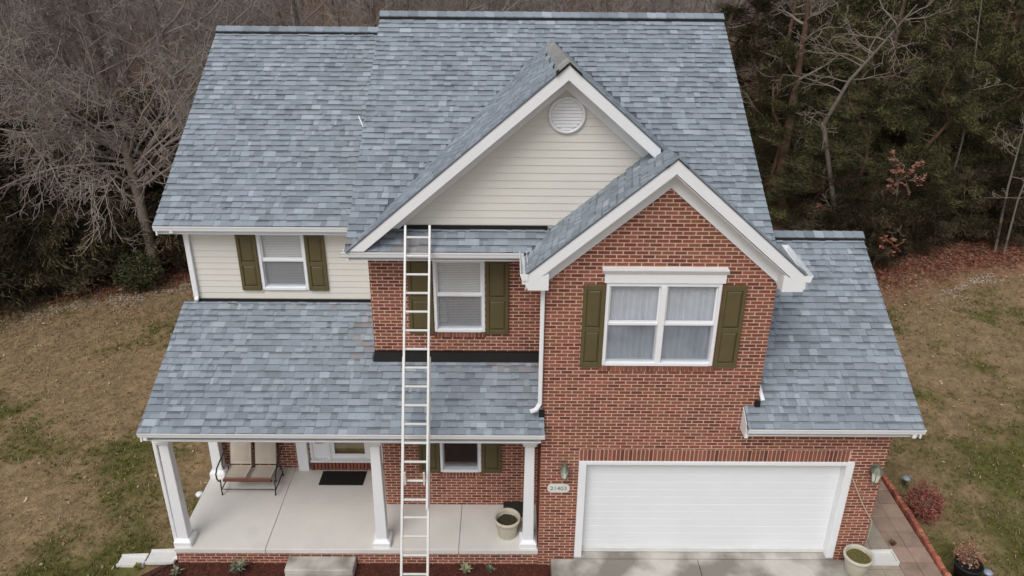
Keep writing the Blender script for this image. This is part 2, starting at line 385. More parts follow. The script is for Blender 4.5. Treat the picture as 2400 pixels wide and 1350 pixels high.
def planks(parent, O, z0, z1, xr, exp, y, holes=()):
    z = z0
    while z < z1-.02:
        zt = min(z+exp, z1)
        xa, xb, xc, xd = *xr(z), *xr(zt)
        if xb-xa < .05: break
        if xd-xc < .01: xc = xd = (xc+xd)/2
        segs = [((xa, xc), (xb, xd))]
        for hx0, hx1, hz0, hz1 in holes:
            if z < hz1-.01 and zt > hz0+.01:
                segs = [((xa, xc), (hx0, hx0)), ((hx1, hx1), (xb, xd))]
        for (l0, l1), (r0, r1) in segs:
            V = [(l0, y-.016, z), (r0, y-.016, z), (r0, y-.010, z+.012), (l0, y-.010, z+.012), (l1, y-.002, zt), (r1, y-.002, zt), (l0, y+.01, z), (r0, y+.01, z), (l1, y+.01, zt), (r1, y+.01, zt)]
            V[0] = (l0, y-.010, z); V[1] = (r0, y-.010, z); V[2] = (r0, y-.012, z+.012); V[3] = (l0, y-.012, z+.012)
            MB().raw(V, [(0, 1, 2, 3), (3, 2, 5, 4), (6, 7, 1, 0), (6, 0, 3, 4, 8), (1, 7, 9, 5, 2), (4, 5, 9, 8), (7, 6, 8, 9)]).build('siding_plank', 'siding', parent)
        z = zt
SW = (-5.386, -4.483, 4.506, 5.72)
sb = MB()
for q in sub_rects((XL, XC, 3.3, 5.9), [(SW[0]+.02, SW[1]-.02, SW[2]+.02, SW[3]-.02)]): wallbox(sb, *q, YL+.012, YL+.22)
left_wall = sb.build('siding_wall', 'siding_wall', H, label='beige siding wall above the porch roof')
planks(left_wall, None, 4.30, 5.80, lambda z: (XL+.05, XC), .127, YL, [SW])
gs = MB(); gtop = lambda x: 9.244-GP*abs(x-.286)
gs.prism([(-2.95, YG+.012, 6.2), (3.5, YG+.012, 6.2), (.286, YG+.012, 8.98)], (0, .15, 0))
gable_wall = gs.build('gable_wall', 'siding_wall', H, label='beige siding wall of the large gable')
planks(gable_wall, None, 6.44, 8.97, lambda z: (.286-(9.244-.26-z)/GP, .286+(9.244-.26-z)/GP), .132, YG)
MB().box(XL-.012, XL+.05, YL-.022, YL+.06, 4.27, 5.8).build('corner_board', 'white', H)

# ------------------------------------------------------------------ roofs
S_T = [tuple(c*k for c, k in zip(t, (1.14, 1.11, 1.065))) for t in [(.235, .275, .325), (.215, .255, .30), (.255, .295, .345), (.195, .228, .268), (.30, .345, .40), (.175, .205, .24), (.33, .375, .425), (.225, .262, .31)]]
S_W = [6, 6, 5, 5, 2.2, 3.0, .5, 6]
S_T = [tuple(a_*.74+b_*.26 for a_, b_ in zip(t, (.262, .298, .337))) for t in S_T]
def roof_plane(parent, O, U, V, poly, keep=None, exp=.143, cand=True, seed=1, rust=None):
    """O corner on the eave, U along the eave, V up the slope (unit vectors)"""
    r = random.Random(seed); O, U, V = Vector(O), Vector(U).normalized(), Vector(V).normalized(); N = U.cross(V)
    if N.z < 0: N = -N
    poly = ccw(poly); u0, u1 = min(p[0] for p in poly), max(p[0] for p in poly); v0, v1 = min(p[1] for p in poly), max(p[1] for p in poly)
    k = 0; v = v0
    while v < v1-.01:
        u = u0-r.uniform(0, .3)
        while u < u1:
            wd = r.choice((.06, .08, .10, .12, .15, .18, .24)); t = r.choices(S_T, S_W)[0]; g = r.uniform(.9, 1.1); t = tuple(c*g for c in t)
            pass
            pl = clip([(u, v), (u+wd-.002, v), (u+wd-.002, v+exp+.004), (u, v+exp+.004)], poly); u += wd
            if len(pl) < 3 or area2(pl) < 8e-4: continue
            c = O+U*(sum(p[0] for p in pl)/len(pl))+V*(sum(p[1] for p in pl)/len(pl))
            if keep and not keep(c): continue
            if rust and r.random() < rust(c): t = tuple(a_*.68+b_*.32 for a_, b_ in zip(t, (.25, .165, .115)))
            h = r.choice((.014, .020, .028))
            top = [O+U*p[0]+V*p[1]+N*(h*(1-.85*(p[1]-v)/(exp+.004))+.004) for p in pl]
            low = [O+U*p[0]+V*p[1] for p in pl]
            add_piece('shingle', top, low, t, parent, cand)
        v += exp
def deck(name, pts, thick=.06, label=None, m='deck'):
    P = [Vector(p) for p in pts]; n = (P[1]-P[0]).cross(P[2]-P[0]).normalized()
    if n.z > 0: n = -n
    return MB().prism(P, n*thick).build(name, m, H, label=label)
MP = .58
mz = lambda y: 6.15+MP*(y-.6)
YM, ZM = 5.908, mz(5.908)
MX0, MX1 = -3.33, 3.877
sl = lambda p: Vector((0, 1, p)).normalized()
main_roof = deck('roof', [(MX0, .55, mz(.55)), (MX1, .55, mz(.55)), (MX1, YM, ZM), (MX0, YM, ZM)], label='tall main roof of grey shingles')
roof_b = deck('back_roof', [(MX0, YM, ZM), (MX1, YM, ZM), (MX1, 2*YM-.55, mz(.55)), (MX0, 2*YM-.55, mz(.55))], m='shingle_plain')
PB = Vector((.226, 5.2, mz(5.2)+.01))
def gable_h(x, y):
    """top of the big gable roof"""
    ridge = 9.244+(PB.z-9.244)*(y-.52)/(5.2-.52); return ridge-GP*abs(x-.286)
def keep_main(c):
    if c.y > 1.06 and c.z < gable_h(c.x, c.y)-.02 and c.y < 5.4: return False
    if c.x > -.3 and c.z < gz(c.x)-.131*max(0, c.y+.31)-.04: return False
    return True
Lm = math.hypot(YM-.55, ZM-mz(.55))
roof_plane(main_roof, (MX0, .55, mz(.55)), X, sl(MP), [(0, 0), (MX1-MX0, 0), (MX1-MX0, Lm-.08), (0, Lm-.08)], keep_main, seed=1, rust=lambda c: .45 if (c.y < 1.0 and c.x < -1.9) else 0)
LX0, LX1, LY0, LZ0, YLR = -7.10, -3.28, 1.955, 5.985, 6.74
LPI = .583; LZR = LZ0+LPI*(YLR-LY0)
left_roof = deck('roof', [(LX0, LY0, LZ0), (LX1, LY0, LZ0), (LX1, YLR, LZR), (LX0, YLR, LZR)], label='lower left wing roof of grey shingles')
deck('back_roof', [(LX0, YLR, LZR), (LX1, YLR, LZR), (LX1, 2*YLR-LY0, LZ0), (LX0, 2*YLR-LY0, LZ0)], m='shingle_plain')
Ll = math.hypot(YLR-LY0, LZR-LZ0)
roof_plane(left_roof, (LX0, LY0, LZ0), X, sl(LPI), [(0, 0), (LX1-LX0, 0), (LX1-LX0, Ll-.08), (0, Ll-.08)], None, seed=2)
PX0, PY0, PZ0 = -6.95, -.36, 3.10; PPI = (4.255-PZ0)/(YL-PY0)
pz = lambda y: PZ0+PPI*(y-PY0)
porch_roof = deck('roof', [(PX0, PY0, PZ0), (.03, PY0, PZ0), (.03, -.01, pz(-.01)), (-.012, -.01, pz(-.01)), (-.012, YC-.02, pz(YC-.02)), (XC-.02, YC-.02, pz(YC-.02)), (XC-.02, YL-.03, pz(YL-.03)), (PX0, YL-.03, pz(YL-.03))], label='low porch roof of grey shingles')
def keep_porch(c):
    if c.x > XC-.01 and c.y > YC-.19: return False
    if c.x > -.0 and c.y > -.03: return False
    return True
Lp = math.hypot(YL-PY0, pz(YL)-PZ0)
roof_plane(porch_roof, (PX0, PY0, PZ0), X, sl(PPI), [(0, 0), (.03-PX0, 0), (.03-PX0, Lp-.05), (0, Lp-.05)], keep_porch, seed=3, rust=lambda c: .5 if (XC-.45 < c.x < XC and c.y > 1.1) else .3 if (c.x > -1.6 and c.y > .82) else .12 if c.y > 2.15 else 0)
RX0, RX1, RY0, RZ0, YRR = 3.50, 6.517, -.40, 3.285, 3.31
RPI = (5.356-RZ0)/(YRR-RY0); rz = lambda y: RZ0+RPI*(y-RY0)
gar_roof = deck('roof', [(RX0, RY0, RZ0), (RX1, RY0, RZ0), (RX1, YRR, 5.356), (XM+.012, YRR, 5.356), (XM+.012, -.012, rz(-.012)), (RX0, -.012, rz(-.012))], label='garage side roof of grey shingles')
deck('back_roof', [(XM+.012, YRR, 5.356), (RX1, YRR, 5.356), (RX1, 2*YRR+.4, RZ0), (XM+.012, 2*YRR+.4, RZ0)], m='shingle_plain')
Lr = math.hypot(YRR-RY0, 5.356-RZ0)
roof_plane(gar_roof, (RX0, RY0, RZ0), X, sl(RPI), [(0, 0), (RX1-RX0, 0), (RX1-RX0, Lr-.08), (0, Lr-.08)], lambda c: c.x > XM+.02 or c.y < -.02, seed=4)
# big cross gable
GA, GPk = Vector((MX0+.03, .50, 6.135)), Vector((.286, .50, 9.244)); GB = Vector((2*.286-GA.x, .50, 6.135))
def tri_roof(A, P, B, seed, keep, label, cand=True):
    d = deck('roof', [A, P, B], .022, label)
    n = (P-A).cross(B-A).normalized(); n = n if n.z > 0 else -n
    U = Vector((0, 0, 1)).cross(n).normalized(); V = n.cross(U).normalized()
    if V.z < 0: V = -V
    uv = lambda q: ((q-A).dot(U), (q-A).dot(V))
    roof_plane(d, A, U, V, [uv(A), uv(P), uv(B)], keep, seed=seed, cand=cand); return d
gable_roof = tri_roof(GA, GPk, PB, 5, None, 'left slope of the large gable roof')
tri_roof(GB, GPk, PB, 6, lambda c: c.z > gz(c.x)-.131*max(0, c.y+.31)-.03, 'right slope of the large gable roof', False)
# wing roof
WY0, WY1 = -.31, 4.0
WB = Vector((1.84, 3.1, 6.15+MP*2.5))
def keep_wing(c):
    if c.z < mz(c.y)-.02 and c.y > .5: return False
    if c.y > 1.02 and c.z < gable_h(c.x, c.y): return False
    return True
WE = 6.143; WS = math.hypot(2.2, 2.2*GP)
for sgn, lab, sd_ in ((-1, 'left slope of the brick wing roof', 7), (1, 'right slope of the brick wing roof', 8)):
    xe = 1.865+sgn*2.2
    A_, P_, B_ = Vector((xe, WY0, WE)), Vector((1.865, WY0, 8.045)), WB
    n_ = (P_-A_).cross(B_-A_).normalized(); n_ = n_ if n_.z > 0 else -n_
    yb = .75; C_ = Vector((xe, yb, A_.z-(n_.y*(yb-A_.y))/n_.z))
    d = deck('roof', [A_, P_, B_, C_], .022, lab)
    U_ = Vector((0, 0, 1)).cross(n_).normalized(); V_ = n_.cross(U_).normalized(); V_ = V_ if V_.z > 0 else -V_
    uv_ = [((q-A_).dot(U_), (q-A_).dot(V_)) for q in (A_, P_, B_, C_)]
    roof_plane(d, A_, U_, V_, uv_, keep_wing, seed=sd_, cand=(sgn < 0))
    if sgn < 0: wing_roof = d
# ridge caps with the dark vent gap under them
def ridge(parent, p, q, pit1, step=.2, half=.135, lift=.07, tone=None):
    p, q = Vector(p), Vector(q); d = (q-p).normalized(); L = (q-p).length; n = max(1, round(L/step)); st = L/n
    side = Vector((0, 0, 1)).cross(d).normalized(); up = Vector((0, 0, 1))
    v = MB()
    for s in (-1, 1):
        e = half+.045
        v.prism([p+side*s*.02-up*.0, p+side*s*e-up*pit1*e+up*.0, p+side*s*e-up*pit1*e+up*(lift*.85), p+side*s*.02+up*(lift-.03)], d*L)
    v.build('ridge_vent', 'tar', parent)
    for k in range(n):
        a = p+d*(k*st); c = p+d*((k+1)*st+.02); t = rng.choices(S_T, S_W)[0]; kk = rng.uniform(.78, 1.05); t = tuple(min(1, x*kk) for x in (tone or t)); mb = MB()
        h0, h1 = lift+.012, lift
        A = [a-side*half+up*(h0-pit1*half), a+up*(h0+.004), a+side*half+up*(h0-pit1*half)]
        C = [c-side*half+up*(h1-pit1*half), c+up*(h1+.004), c+side*half+up*(h1-pit1*half)]
        A2 = [x-up*.02 for x in A]; C2 = [x-up*.02 for x in C]
        mb.raw(A+C+A2+C2, [(0, 1, 4, 3), (1, 2, 5, 4), (6, 9, 10, 7), (7, 10, 11, 8), (0, 6, 7, 1), (1, 7, 8, 2), (0, 3, 9, 6), (2, 8, 11, 5), (3, 4, 10, 9), (4, 5, 11, 10)], t)
        mb.build('ridge_cap', 'shingle', parent)
ridge(main_roof, (MX0-.01, YM, ZM-.02), (MX1, YM, ZM-.02), MP)
ridge(left_roof, (LX0-.01, YLR, LZR-.02), (MX0-.03, YLR, LZR-.02), LPI)
ridge(gar_roof, (XM+.02, YRR, 5.336), (RX1+.01, YRR, 5.336), RPI)
ridge(gable_roof, GPk+Vector((0, -.03, -.02)), PB+Vector((0, -.25, -.01)), GP, .3, .15, .05, (.34, .325, .30))
ridge(wing_roof, (1.865, WY0-.02, 8.032), Vector((1.865, WY0, 8.03)).lerp(WB, .35), GP, .3, .12, .02)

# ------------------------------------------------------------------ trim: rakes, friezes, soffits, returns
def rake(p, q, drop=.225, th=.03, name='rake_board', off=.026, m='white', zmin=None):
    p, q = Vector(p)-Vector((0, 0, off)), Vector(q)-Vector((0, 0, off)); dz = Vector((0, 0, -drop)); P = [p, q, q+dz, p+dz]
    if zmin is not None:
        y_ = p.y; P = [Vector((a_, y_, b_)) for a_, b_ in clip(ccw([(v.x, v.z) for v in P]), [(-50, zmin), (50, zmin), (50, 50), (-50, 50)])]
    return MB().prism(P, (0, th, 0)).build(name, m, H)
pk, pl_, pr_ = (1.865, WY0+.01, 8.045), (-.335, WY0+.01, WE), (4.065, WY0+.01, WE)
rake(pl_, pk); rake(pk, pr_)
for s in (-1, 1):    # frieze on the brick, soffit sheet
    x = 1.865+s*1.86; zc = gz(x)-.30
    MB().prism([(1.865, -.03, gz(1.865)-.30), (x, -.03, zc), (x, -.03, zc-.26), (1.865, -.03, gz(1.865)-.56)], (0, .028, 0)).build('frieze_board', 'white', H)
    xo = 1.865+s*2.2
    MB().prism([(1.865, WY0+.045, 8.045-.29), (xo, WY0+.045, WE-.29), (xo, -.004, WE-.29), (1.865, -.004, 8.045-.29)], (0, 0, .02)).build('soffit', 'white', H)
    # pork chop return at the foot of the rake
    xi = 1.865+s*1.84
    MB().prism([(xi, WY0+.012, 5.86), (xo-s*.03, WY0+.012, 5.86), (xo-s*.03, WY0+.012, WE-.10), (xi, WY0+.012, gz(xi)-.32)], (0, .29, 0)).build('eave_return', 'white', H)
gp2 = Vector((.286, .51, 9.244)); gl = Vector((GA.x+.0, .51, 6.14))
xe = 1.76; rake(gl, gp2, zmin=6.15); rake(gp2, (xe, .51, gtop(xe)))
for s in (-1, 1):
    x = .286+s*(3.05 if s < 0 else 1.7); f = lambda q: gtop(q)-.27
    MB().prism([(.286, YG-.05, f(.286)), (x, YG-.05, f(x)), (x, YG-.05, f(x)-.22), (.286, YG-.05, f(.286)-.22)], (0, .03, 0)).build('frieze_board', 'white', H)
    MB().prism([(.286, .545, f(.286)), (x, .545, f(x)), (x, YG-.003, f(x)), (.286, YG-.003, f(.286))], (0, 0, .02)).build('soffit', 'white', H)
# rake edges of the eave-parallel roofs
def side_rake(x, y0, z0, y1, z1, th=.03, drop=.16):
    s = MB().prism([(x, y0, z0-.03), (x, y1, z1-.03), (x, y1, z1-.03-drop), (x, y0, z0-.03-drop)], (th, 0, 0)); s.build('rake_board', 'white', H)
side_rake(MX0+.02, .58, mz(.58), YM, ZM); side_rake(MX1-.05, .9, mz(.9), YM, ZM)
side_rake(LX0+.02, LY0+.02, LZ0, YLR, LZR); side_rake(PX0+.02, PY0+.02, PZ0, YL, pz(YL)); side_rake(RX1-.05, RY0+.02, RZ0, YRR, 5.356)
# flat soffits under the eaves
def soffit(x0, x1, y0, y1, z): MB().box(x0, x1, y0, y1, z, z+.02).build('soffit', 'white', H)
soffit(MX0, -.34, .64, YC, 5.93); soffit(LX0, MX0-.04, 2.05, YL, 5.79); soffit(RX0+.05, RX1, -.3, -.002, 3.07)
soffit(PX0+.05, -.02, -.25, YL, 2.86)
MB().box(PX0+.10, -.03, .04, .28, 2.62, 2.855).build('porch_beam', 'white', H)
MB().box(XC, -.34, YC-.03, YC-.002, 5.80, 5.93).build('frieze_board', 'white', H)
MB().box(XL+.05, XC-.25, YL-.045, YL-.019, 5.70, 5.79).build('frieze_board', 'white', H)
# box end where the garage eave stops on the wall
MB().prism([(RX0-.01, -.30, 3.02), (RX0-.01, -.004, 3.02), (RX0-.01, -.004, rz(0)-.04), (RX0-.01, -.30, rz(-.3)-.04)], (.06, 0, 0)).build('eave_return', 'white', H)

# black flashing strips
def strip_on(x0, x1, y0, y1, zf, up=.05, h=.022):
    mb = MB(); mb.prism([(x0, y0, zf(y0)+h), (x1, y0, zf(y0)+h), (x1, y1, zf(y1)+h), (x0, y1, zf(y1)+h)], (0, 0, .006))
    mb.box(x0, x1, y1-.02, y1-.002, zf(y1)-.02, zf(y1)+up); return mb.build('flashing', 'tar', H)
strip_on(XC-.0, -.015, YC-.225, YC-.014, pz, .06, .032)
strip_on(XL, XC-.0, YL-.06, YL-.02, pz, .05, .026)
strip_on(-2.62, .05, .945, YG-.02, mz, .07, .024)
MB().box(-.06, .035, -.05, -.014, pz(-.05)+.02, pz(-.05)+.16).build('flashing', 'tar', H)
MB().box(XM-.06, XM+.03, -.06, -.012, rz(-.05)+.02, rz(-.05)+.13).build('flashing', 'tar', H)

# ------------------------------------------------------------------ gutters and downspouts
GPROF = [(0, 0), (0, -.115), (.085, -.115), (.102, -.095), (.112, -.05), (.125, -.018), (.125, 0), (.115, 0), (.113, -.018), (.100, -.045), (.092, -.090), (.08, -.105), (.01, -.105), (.01, 0)]
def gutter(p, q, out, label=None):
    p, q, out = Vector(p), Vector(q), Vector(out); d = q-p; up = Vector((0, 0, 1)); n = len(GPROF)
    A = [p+out*a+up*b for a, b in GPROF]; B = [v+d for v in A]
    mb = MB(); F = [(k, (k+1) % n, n+(k+1) % n, n+k) for k in range(n)]
    mb.raw(A+B, F)
    for base in (p, q): mb.prism([base+out*a+up*b for a, b in GPROF[:7]], d.normalized()*.004)
    return mb.build('gutter', 'gutter', H, label=label)
gutter((MX0-.07, .655, 6.125), (-.36, .655, 6.125), (0, -1, 0), 'white gutter of the centre bay')
gutter((LX0-.01, 2.065, 5.985), (MX0-.05, 2.065, 5.985), (0, -1, 0), 'white gutter of the left wing')
gutter((PX0-.01, -.245, 3.105), (.035, -.245, 3.105), (0, -1, 0), 'white gutter of the porch')
gutter((RX0-.0, -.29, 3.285), (RX1+.02, -.29, 3.285), (0, -1, 0), 'white gutter of the garage')
gutter((-.30, .60, 6.15), (-.30, WY0+.0, 6.15), (-1, 0, 0), 'short white gutter on the left of the brick wing')
gutter((4.03, .9, 6.15), (4.03, WY0+.0, 6.15), (1, 0, 0), 'white gutter on the right of the brick wing')
for x0, x1, y, z in ((MX0, -.36, .66, 6.05), (LX0, MX0-.05, 2.07, 5.9), (PX0, .03, -.24, 3.02), (RX0+.06, RX1, -.285, 3.2)):
    MB().box(x0, x1, y, y+.02, z-.09, z+.11).build('fascia', 'white', H)
def downspout(pts, wd=.07, dp=.055, label=None):
    mb = MB()
    for a, b in zip(pts[:-1], pts[1:]):
        a, b = Vector(a), Vector(b); d = (b-a).normalized(); s = Vector((1, 0, 0)) if abs(d.x) < .8 else Vector((0, 1, 0))
        s = (s-d*s.dot(d)).normalized(); t = d.cross(s)
        c = [a-d*.012+s*wd/2*i+t*dp/2*j for i, j in ((-1, -.7), (-.7, -1), (.7, -1), (1, -.7), (1, .7), (.7, 1), (-.7, 1), (-1, .7))]
        mb.prism(c, d*((b-a).length+.024))
    return mb.build('downspout', 'gutter', H, label=label)
downspout([(-.36, -.25, 6.06), (-.36, -.25, 5.97), (-.05, -.05, 5.80), (-.05, -.05, 3.55), (-.12, -.09, 3.45), (-.20, -.1, 3.42)])
downspout([(LX0+.30, 2.0, 5.93), (LX0+.30, 2.0, 5.86), (XL+.075, YL-.06, 5.70), (XL+.075, YL-.06, 4.36), (XL+.075, YL-.13, 4.32)])
downspout([(PX0+.10, -.31, 3.03), (PX0+.10, -.31, 2.95), (PX0+.05, .02, 2.86), (PX0+.0, .12, 2.75), (PX0+.0, .12, GZ+.12), (PX0-.1, .08, GZ+.06)])
downspout([(RX1-.13, -.35, 3.22), (RX1-.13, -.35, 3.11), (RX1-.13, .0, 3.02), (XR+.05, .42, 2.95), (XR+.05, .42, GZ+.25), (XR+.12, .36, GZ+.22)])
downspout([(3.99, .3, 6.0), (XM+.05, .3, 5.8), (XM+.05, .3, rz(.3)+.12), (XM+.07, .18, rz(.18)+.08), (XM+.09, .02, rz(.02)+.07)])

# ------------------------------------------------------------------ windows, shutters, door, garage door
def window(x0, x1, z0, z1, y, blind, blind2=None, mull=False, name='window', label=None, sill=True):
    fr = MB(); t = .055; yo, yi = y-.03, y+.10
    fr.bbox(x0, x0+t, yo, yi, z0, z1, .006); fr.bbox(x1-t, x1, yo, yi, z0, z1, .006)
    fr.bbox(x0+t, x1-t, yo, yi, z1-t, z1, .006); fr.bbox(x0+t, x1-t, yo-.012, yi, z0, z0+t, .006)
    win = fr.build(name, 'white', H, label=label)
    cols = [(x0+t, x1-t)]
    if mull:
        c = (x0+x1)/2; cols = [(x0+t, c-.05), (c+.05, x1-t)]
        MB().bbox(c-.05, c+.05, yo-.004, yi, z0+t, z1-t, .006).build('mullion', 'white', win)
    zm = (z0+z1)/2+.01
    for a, b in cols:
        s = MB(); s.bbox(a, b, y+.0, y+.06, zm-.024, zm+.024, .006)
        for za, zb, yy in ((z0+t, zm-.024, y+.035), (zm+.024, z1-t, y+.012)):
            s.box(a, a+.025, yy, yy+.03, za, zb); s.box(b-.025, b, yy, yy+.03, za, zb); s.box(a+.025, b-.025, yy, yy+.03, za, za+.025); s.box(a+.025, b-.025, yy, yy+.03, zb-.025, zb)
        s.build('sash', 'white', win)
        MB().box(a+.02, b-.02, y+.022, y+.028, zm+.02, z1-t-.02).build('pane', 'glass', win)
        MB().box(a+.02, b-.02, y+.045, y+.051, z0+t+.02, zm-.02).build('pane', 'glass', win)
        MB().box(a+.006, b-.006, y+.012, y+.015, z0+t+.002, zm-.025).build('insect_screen', 'screen', win)
        if blind == 'curtain':
            mb = MB(); n = 26; pts = []
            for k in range(n+1):
                u = k/n; pts.append((a-.03+(b-a+.06)*u, y+.085+.007*math.sin(k*2.1)+.006*math.sin(k*.7)))
            for k in range(n): mb.face([(*pts[k], z0), (*pts[k+1], z0), (*pts[k+1], z1), (*pts[k], z1)])
            mb.build('curtain', 'curtain', win)
        else:
            mb = MB(); z = z1-t-.01
            while z > z0+t:
                mb.raw([(a, y+.066, z), (b, y+.066, z), (b, y+.070, z-.032), (a, y+.070, z-.032), (b, y+.062, z-.034), (a, y+.062, z-.034)], [(0, 1, 2, 3)]); z -= .034
            mb.build('blind', blind, win)
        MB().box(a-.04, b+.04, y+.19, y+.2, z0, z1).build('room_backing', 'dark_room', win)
    return win
window(W0, W1, WZ0, WZ1, 0, 'curtain', mull=True, label='white double window with lace curtains')
window(*CW, YC, 'blind', label='white window of the centre bay')
window(*SW, YL, 'blind', label='white window in the beige siding')
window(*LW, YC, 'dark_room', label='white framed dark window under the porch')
hd = MB(); hd.box(W0-.04, W1+.04, -.05, -.001, WZ1+.01, 6.03); hd.prism([(W0-.05, -.052, 6.03), (W0-.09, -.11, 6.12), (W0-.09, -.11, 6.145), (W0-.09, -.001, 6.145), (W0-.05, -.001, 6.03)], (W1-W0+.14, 0, 0))
hd.build('window_head', 'white', H)
def shutter(x0, x1, z0, z1, y):
    mb = MB(); t = .06; th = .035
    mb.bbox(x0, x0+t, y-th-.012, y-.008, z0, z1, .005); mb.bbox(x1-t, x1, y-th-.012, y-.008, z0, z1, .005)
    zm = z0+(z1-z0)*.47
    for a, b in ((z0, z0+.09), (zm-.04, zm+.04), (z1-.09, z1)): mb.bbox(x0+t, x1-t, y-th-.012, y-.008, a, b, .004)
    sh = mb.build('shutter', 'shutter', H)
    for a, b in ((z0+.09, zm-.04), (zm+.04, z1-.09)):
        p = MB(); xa, xb = x0+t, x1-t; c = .035; ya, yb = y-.022, y-.042
        V = [(xa, ya, a), (xb, ya, a), (xb, ya, b), (xa, ya, b), (xa+c, yb, a+c), (xb-c, yb, a+c), (xb-c, yb, b-c), (xa+c, yb, b-c)]
        p.raw(V, [(0, 1, 5, 4), (1, 2, 6, 5), (2, 3, 7, 6), (3, 0, 4, 7), (4, 5, 6, 7)]); p.build('raised_panel', 'shutter', sh)
shutter(.605, .962, 4.285, 5.83, 0); shutter(2.865, 3.25, 4.285, 5.83, 0)
shutter(-2.40, -1.965, 4.20, 5.74, YC); shutter(-1.010, -.60, 4.20, 5.74, YC)
shutter(-5.77, -5.40, 4.50, 5.71, YL-.012); shutter(-4.468, -4.10, 4.50, 5.71, YL-.012)
shutter(-2.36, -1.955, 1.0, 2.5, YC); shutter(-1.112, -.72, 1.0, 2.5, YC)
# garage door
gt = MB(); t = .14
gt.bbox(D0, D0+t, -.03, .2, 0, DZ, .006); gt.bbox(D1-t, D1, -.03, .2, 0, DZ, .006); gt.bbox(D0+t, D1-t, -.025, .2, DZ-.07, DZ, .006)
gframe = gt.build('garage_door_frame', 'white', H)
gd = MB(); gd.box(D0+t, D1-t, .15, .17, .0, DZ-.07); gdoor = gd.build('garage_door', 'garage_white', H, label='wide white sectional garage door')
zs = [.10+i*(DZ-.07-.10)/4 for i in range(5)]
for i in range(4):
    mb = MB(); a, b = zs[i]+.002, zs[i+1]-.002; y = .1445
    n = 3; hgt = (b-a)/n
    for k in range(n):
        za, zb = a+k*hgt, a+(k+1)*hgt-.003
        mb.prism([(D0+t+.004, y, za+.004), (D0+t+.004, y, zb-.004), (D0+t+.004, y+.003, zb), (D0+t+.004, .149, zb), (D0+t+.004, .149, za), (D0+t+.004, y+.003, za)], (D1-D0-2*t-.008, 0, 0))
    mb.build('door_panel', 'garage_white', gdoor)
MB().box(D0+t, D1-t, .10, .148, .012, .095).build('bottom_seal', 'concrete_pale', gdoor)
# front door set
fd = MB(); y = YL
for a, b in ((DR[0], DR[0]+.05), (-4.50, -4.43), (-3.60, -3.53), (DR[1]-.05, DR[1])): fd.box(a, b, y-.02, y+.12, DR[2], DR[3])
fd.box(DR[0]+.05, DR[1]-.05, y-.015, y+.12, DR[3]-.08, DR[3]); fd.box(DR[0], DR[1], y-.09, y+.12, DR[2]-.012, DR[2]+.03)
dset = fd.build('door_frame', 'white', H, label='white frame of the front door')
sdm = MB(); a, b = -4.43, -3.60
sdm.box(a, a+.09, y+.01, y+.05, .39, 2.4); sdm.box(b-.09, b, y+.01, y+.05, .39, 2.4); sdm.box(a+.09, b-.09, y+.01, y+.05, .39, .50); sdm.box(a+.09, b-.09, y+.01, y+.05, 2.3, 2.4)
sdoor = sdm.build('storm_door', 'white', H, label='white storm door with a full glass pane')
MB().box(a+.09, b-.09, y+.025, y+.031, .50, 2.3).build('pane', 'glass', sdoor)
MB().box(a, b, y+.09, y+.13, .39, 1.2).build('inner_door', 'tan_reflection', sdoor); MB().box(a, b, y+.09, y+.13, 1.2, 2.4).build('inner_door_panel', 'dark_room', sdoor)  # lower part of inner door coloured tan to paint the glass reflection
MB().tube([(b-.05, y-.0, 1.25), (b-.05, y-.04, 1.25), (b-.05, y-.04, 1.40), (b-.05, y, 1.40)], .01, 6).build('handle', 'metal', sdoor)
for a, b in ((DR[0]+.05, -4.50), (-3.53, DR[1]-.05)):
    s = MB(); s.box(a, b, y+.02, y+.06, .39, .77); s.box(a, a+.06, y+.02, y+.06, .77, 2.4); s.box(b-.06, b, y+.02, y+.06, .77, 2.4); s.box(a+.06, b-.06, y+.02, y+.06, 2.34, 2.4)
    sl_ = s.build('sidelight', 'white', H); MB().box(a+.06, b-.06, y+.036, y+.042, .77, 2.34).build('pane', 'glass', sl_)
    MB().box(a, b, y+.1, y+.12, .39, 2.4).build('room_backing', 'dark_room', sl_)
# round gable vent
vx, vz, vr = .31, 8.34, .30
mb = MB(); n = 40; ring = [(math.cos(2*math.pi*k/n), math.sin(2*math.pi*k/n)) for k in range(n)]
V = []
for r, yy in ((vr, YG-.02), (vr, YG-.05), (vr-.04, YG-.055), (vr-.05, YG-.03)): V += [(vx+c*r, yy, vz+s*r) for c, s in ring]
mb.raw(V, [(j*n+k, j*n+(k+1) % n, (j+1)*n+(k+1) % n, (j+1)*n+k) for j in range(3) for k in range(n)])
vent = mb.build('gable_vent', 'white', H, True, label='round white louvred vent')
for k in range(9):
    z = vz-vr+.06+k*(2*vr-.11)/9; zb = z+.045; hw = math.sqrt(max(0, (vr-.045)**2-max(abs(z-vz), abs(zb-vz))**2))
    if hw > .03: MB().prism([(vx-hw, YG-.044, z), (vx-hw, YG-.036, zb), (vx-hw, YG-.026, zb), (vx-hw, YG-.034, z)], (2*hw, 0, 0)).build('slat', 'white', vent)
MB().lathe([(0, 0), (vr-.045, 0)], 0, 0, 32).build('vent_back', 'white', vent)
vb = vent.children[-1]
for v in vb.data.vertices: v.co = (vx+v.co.x, YG-.021, vz+v.co.y)

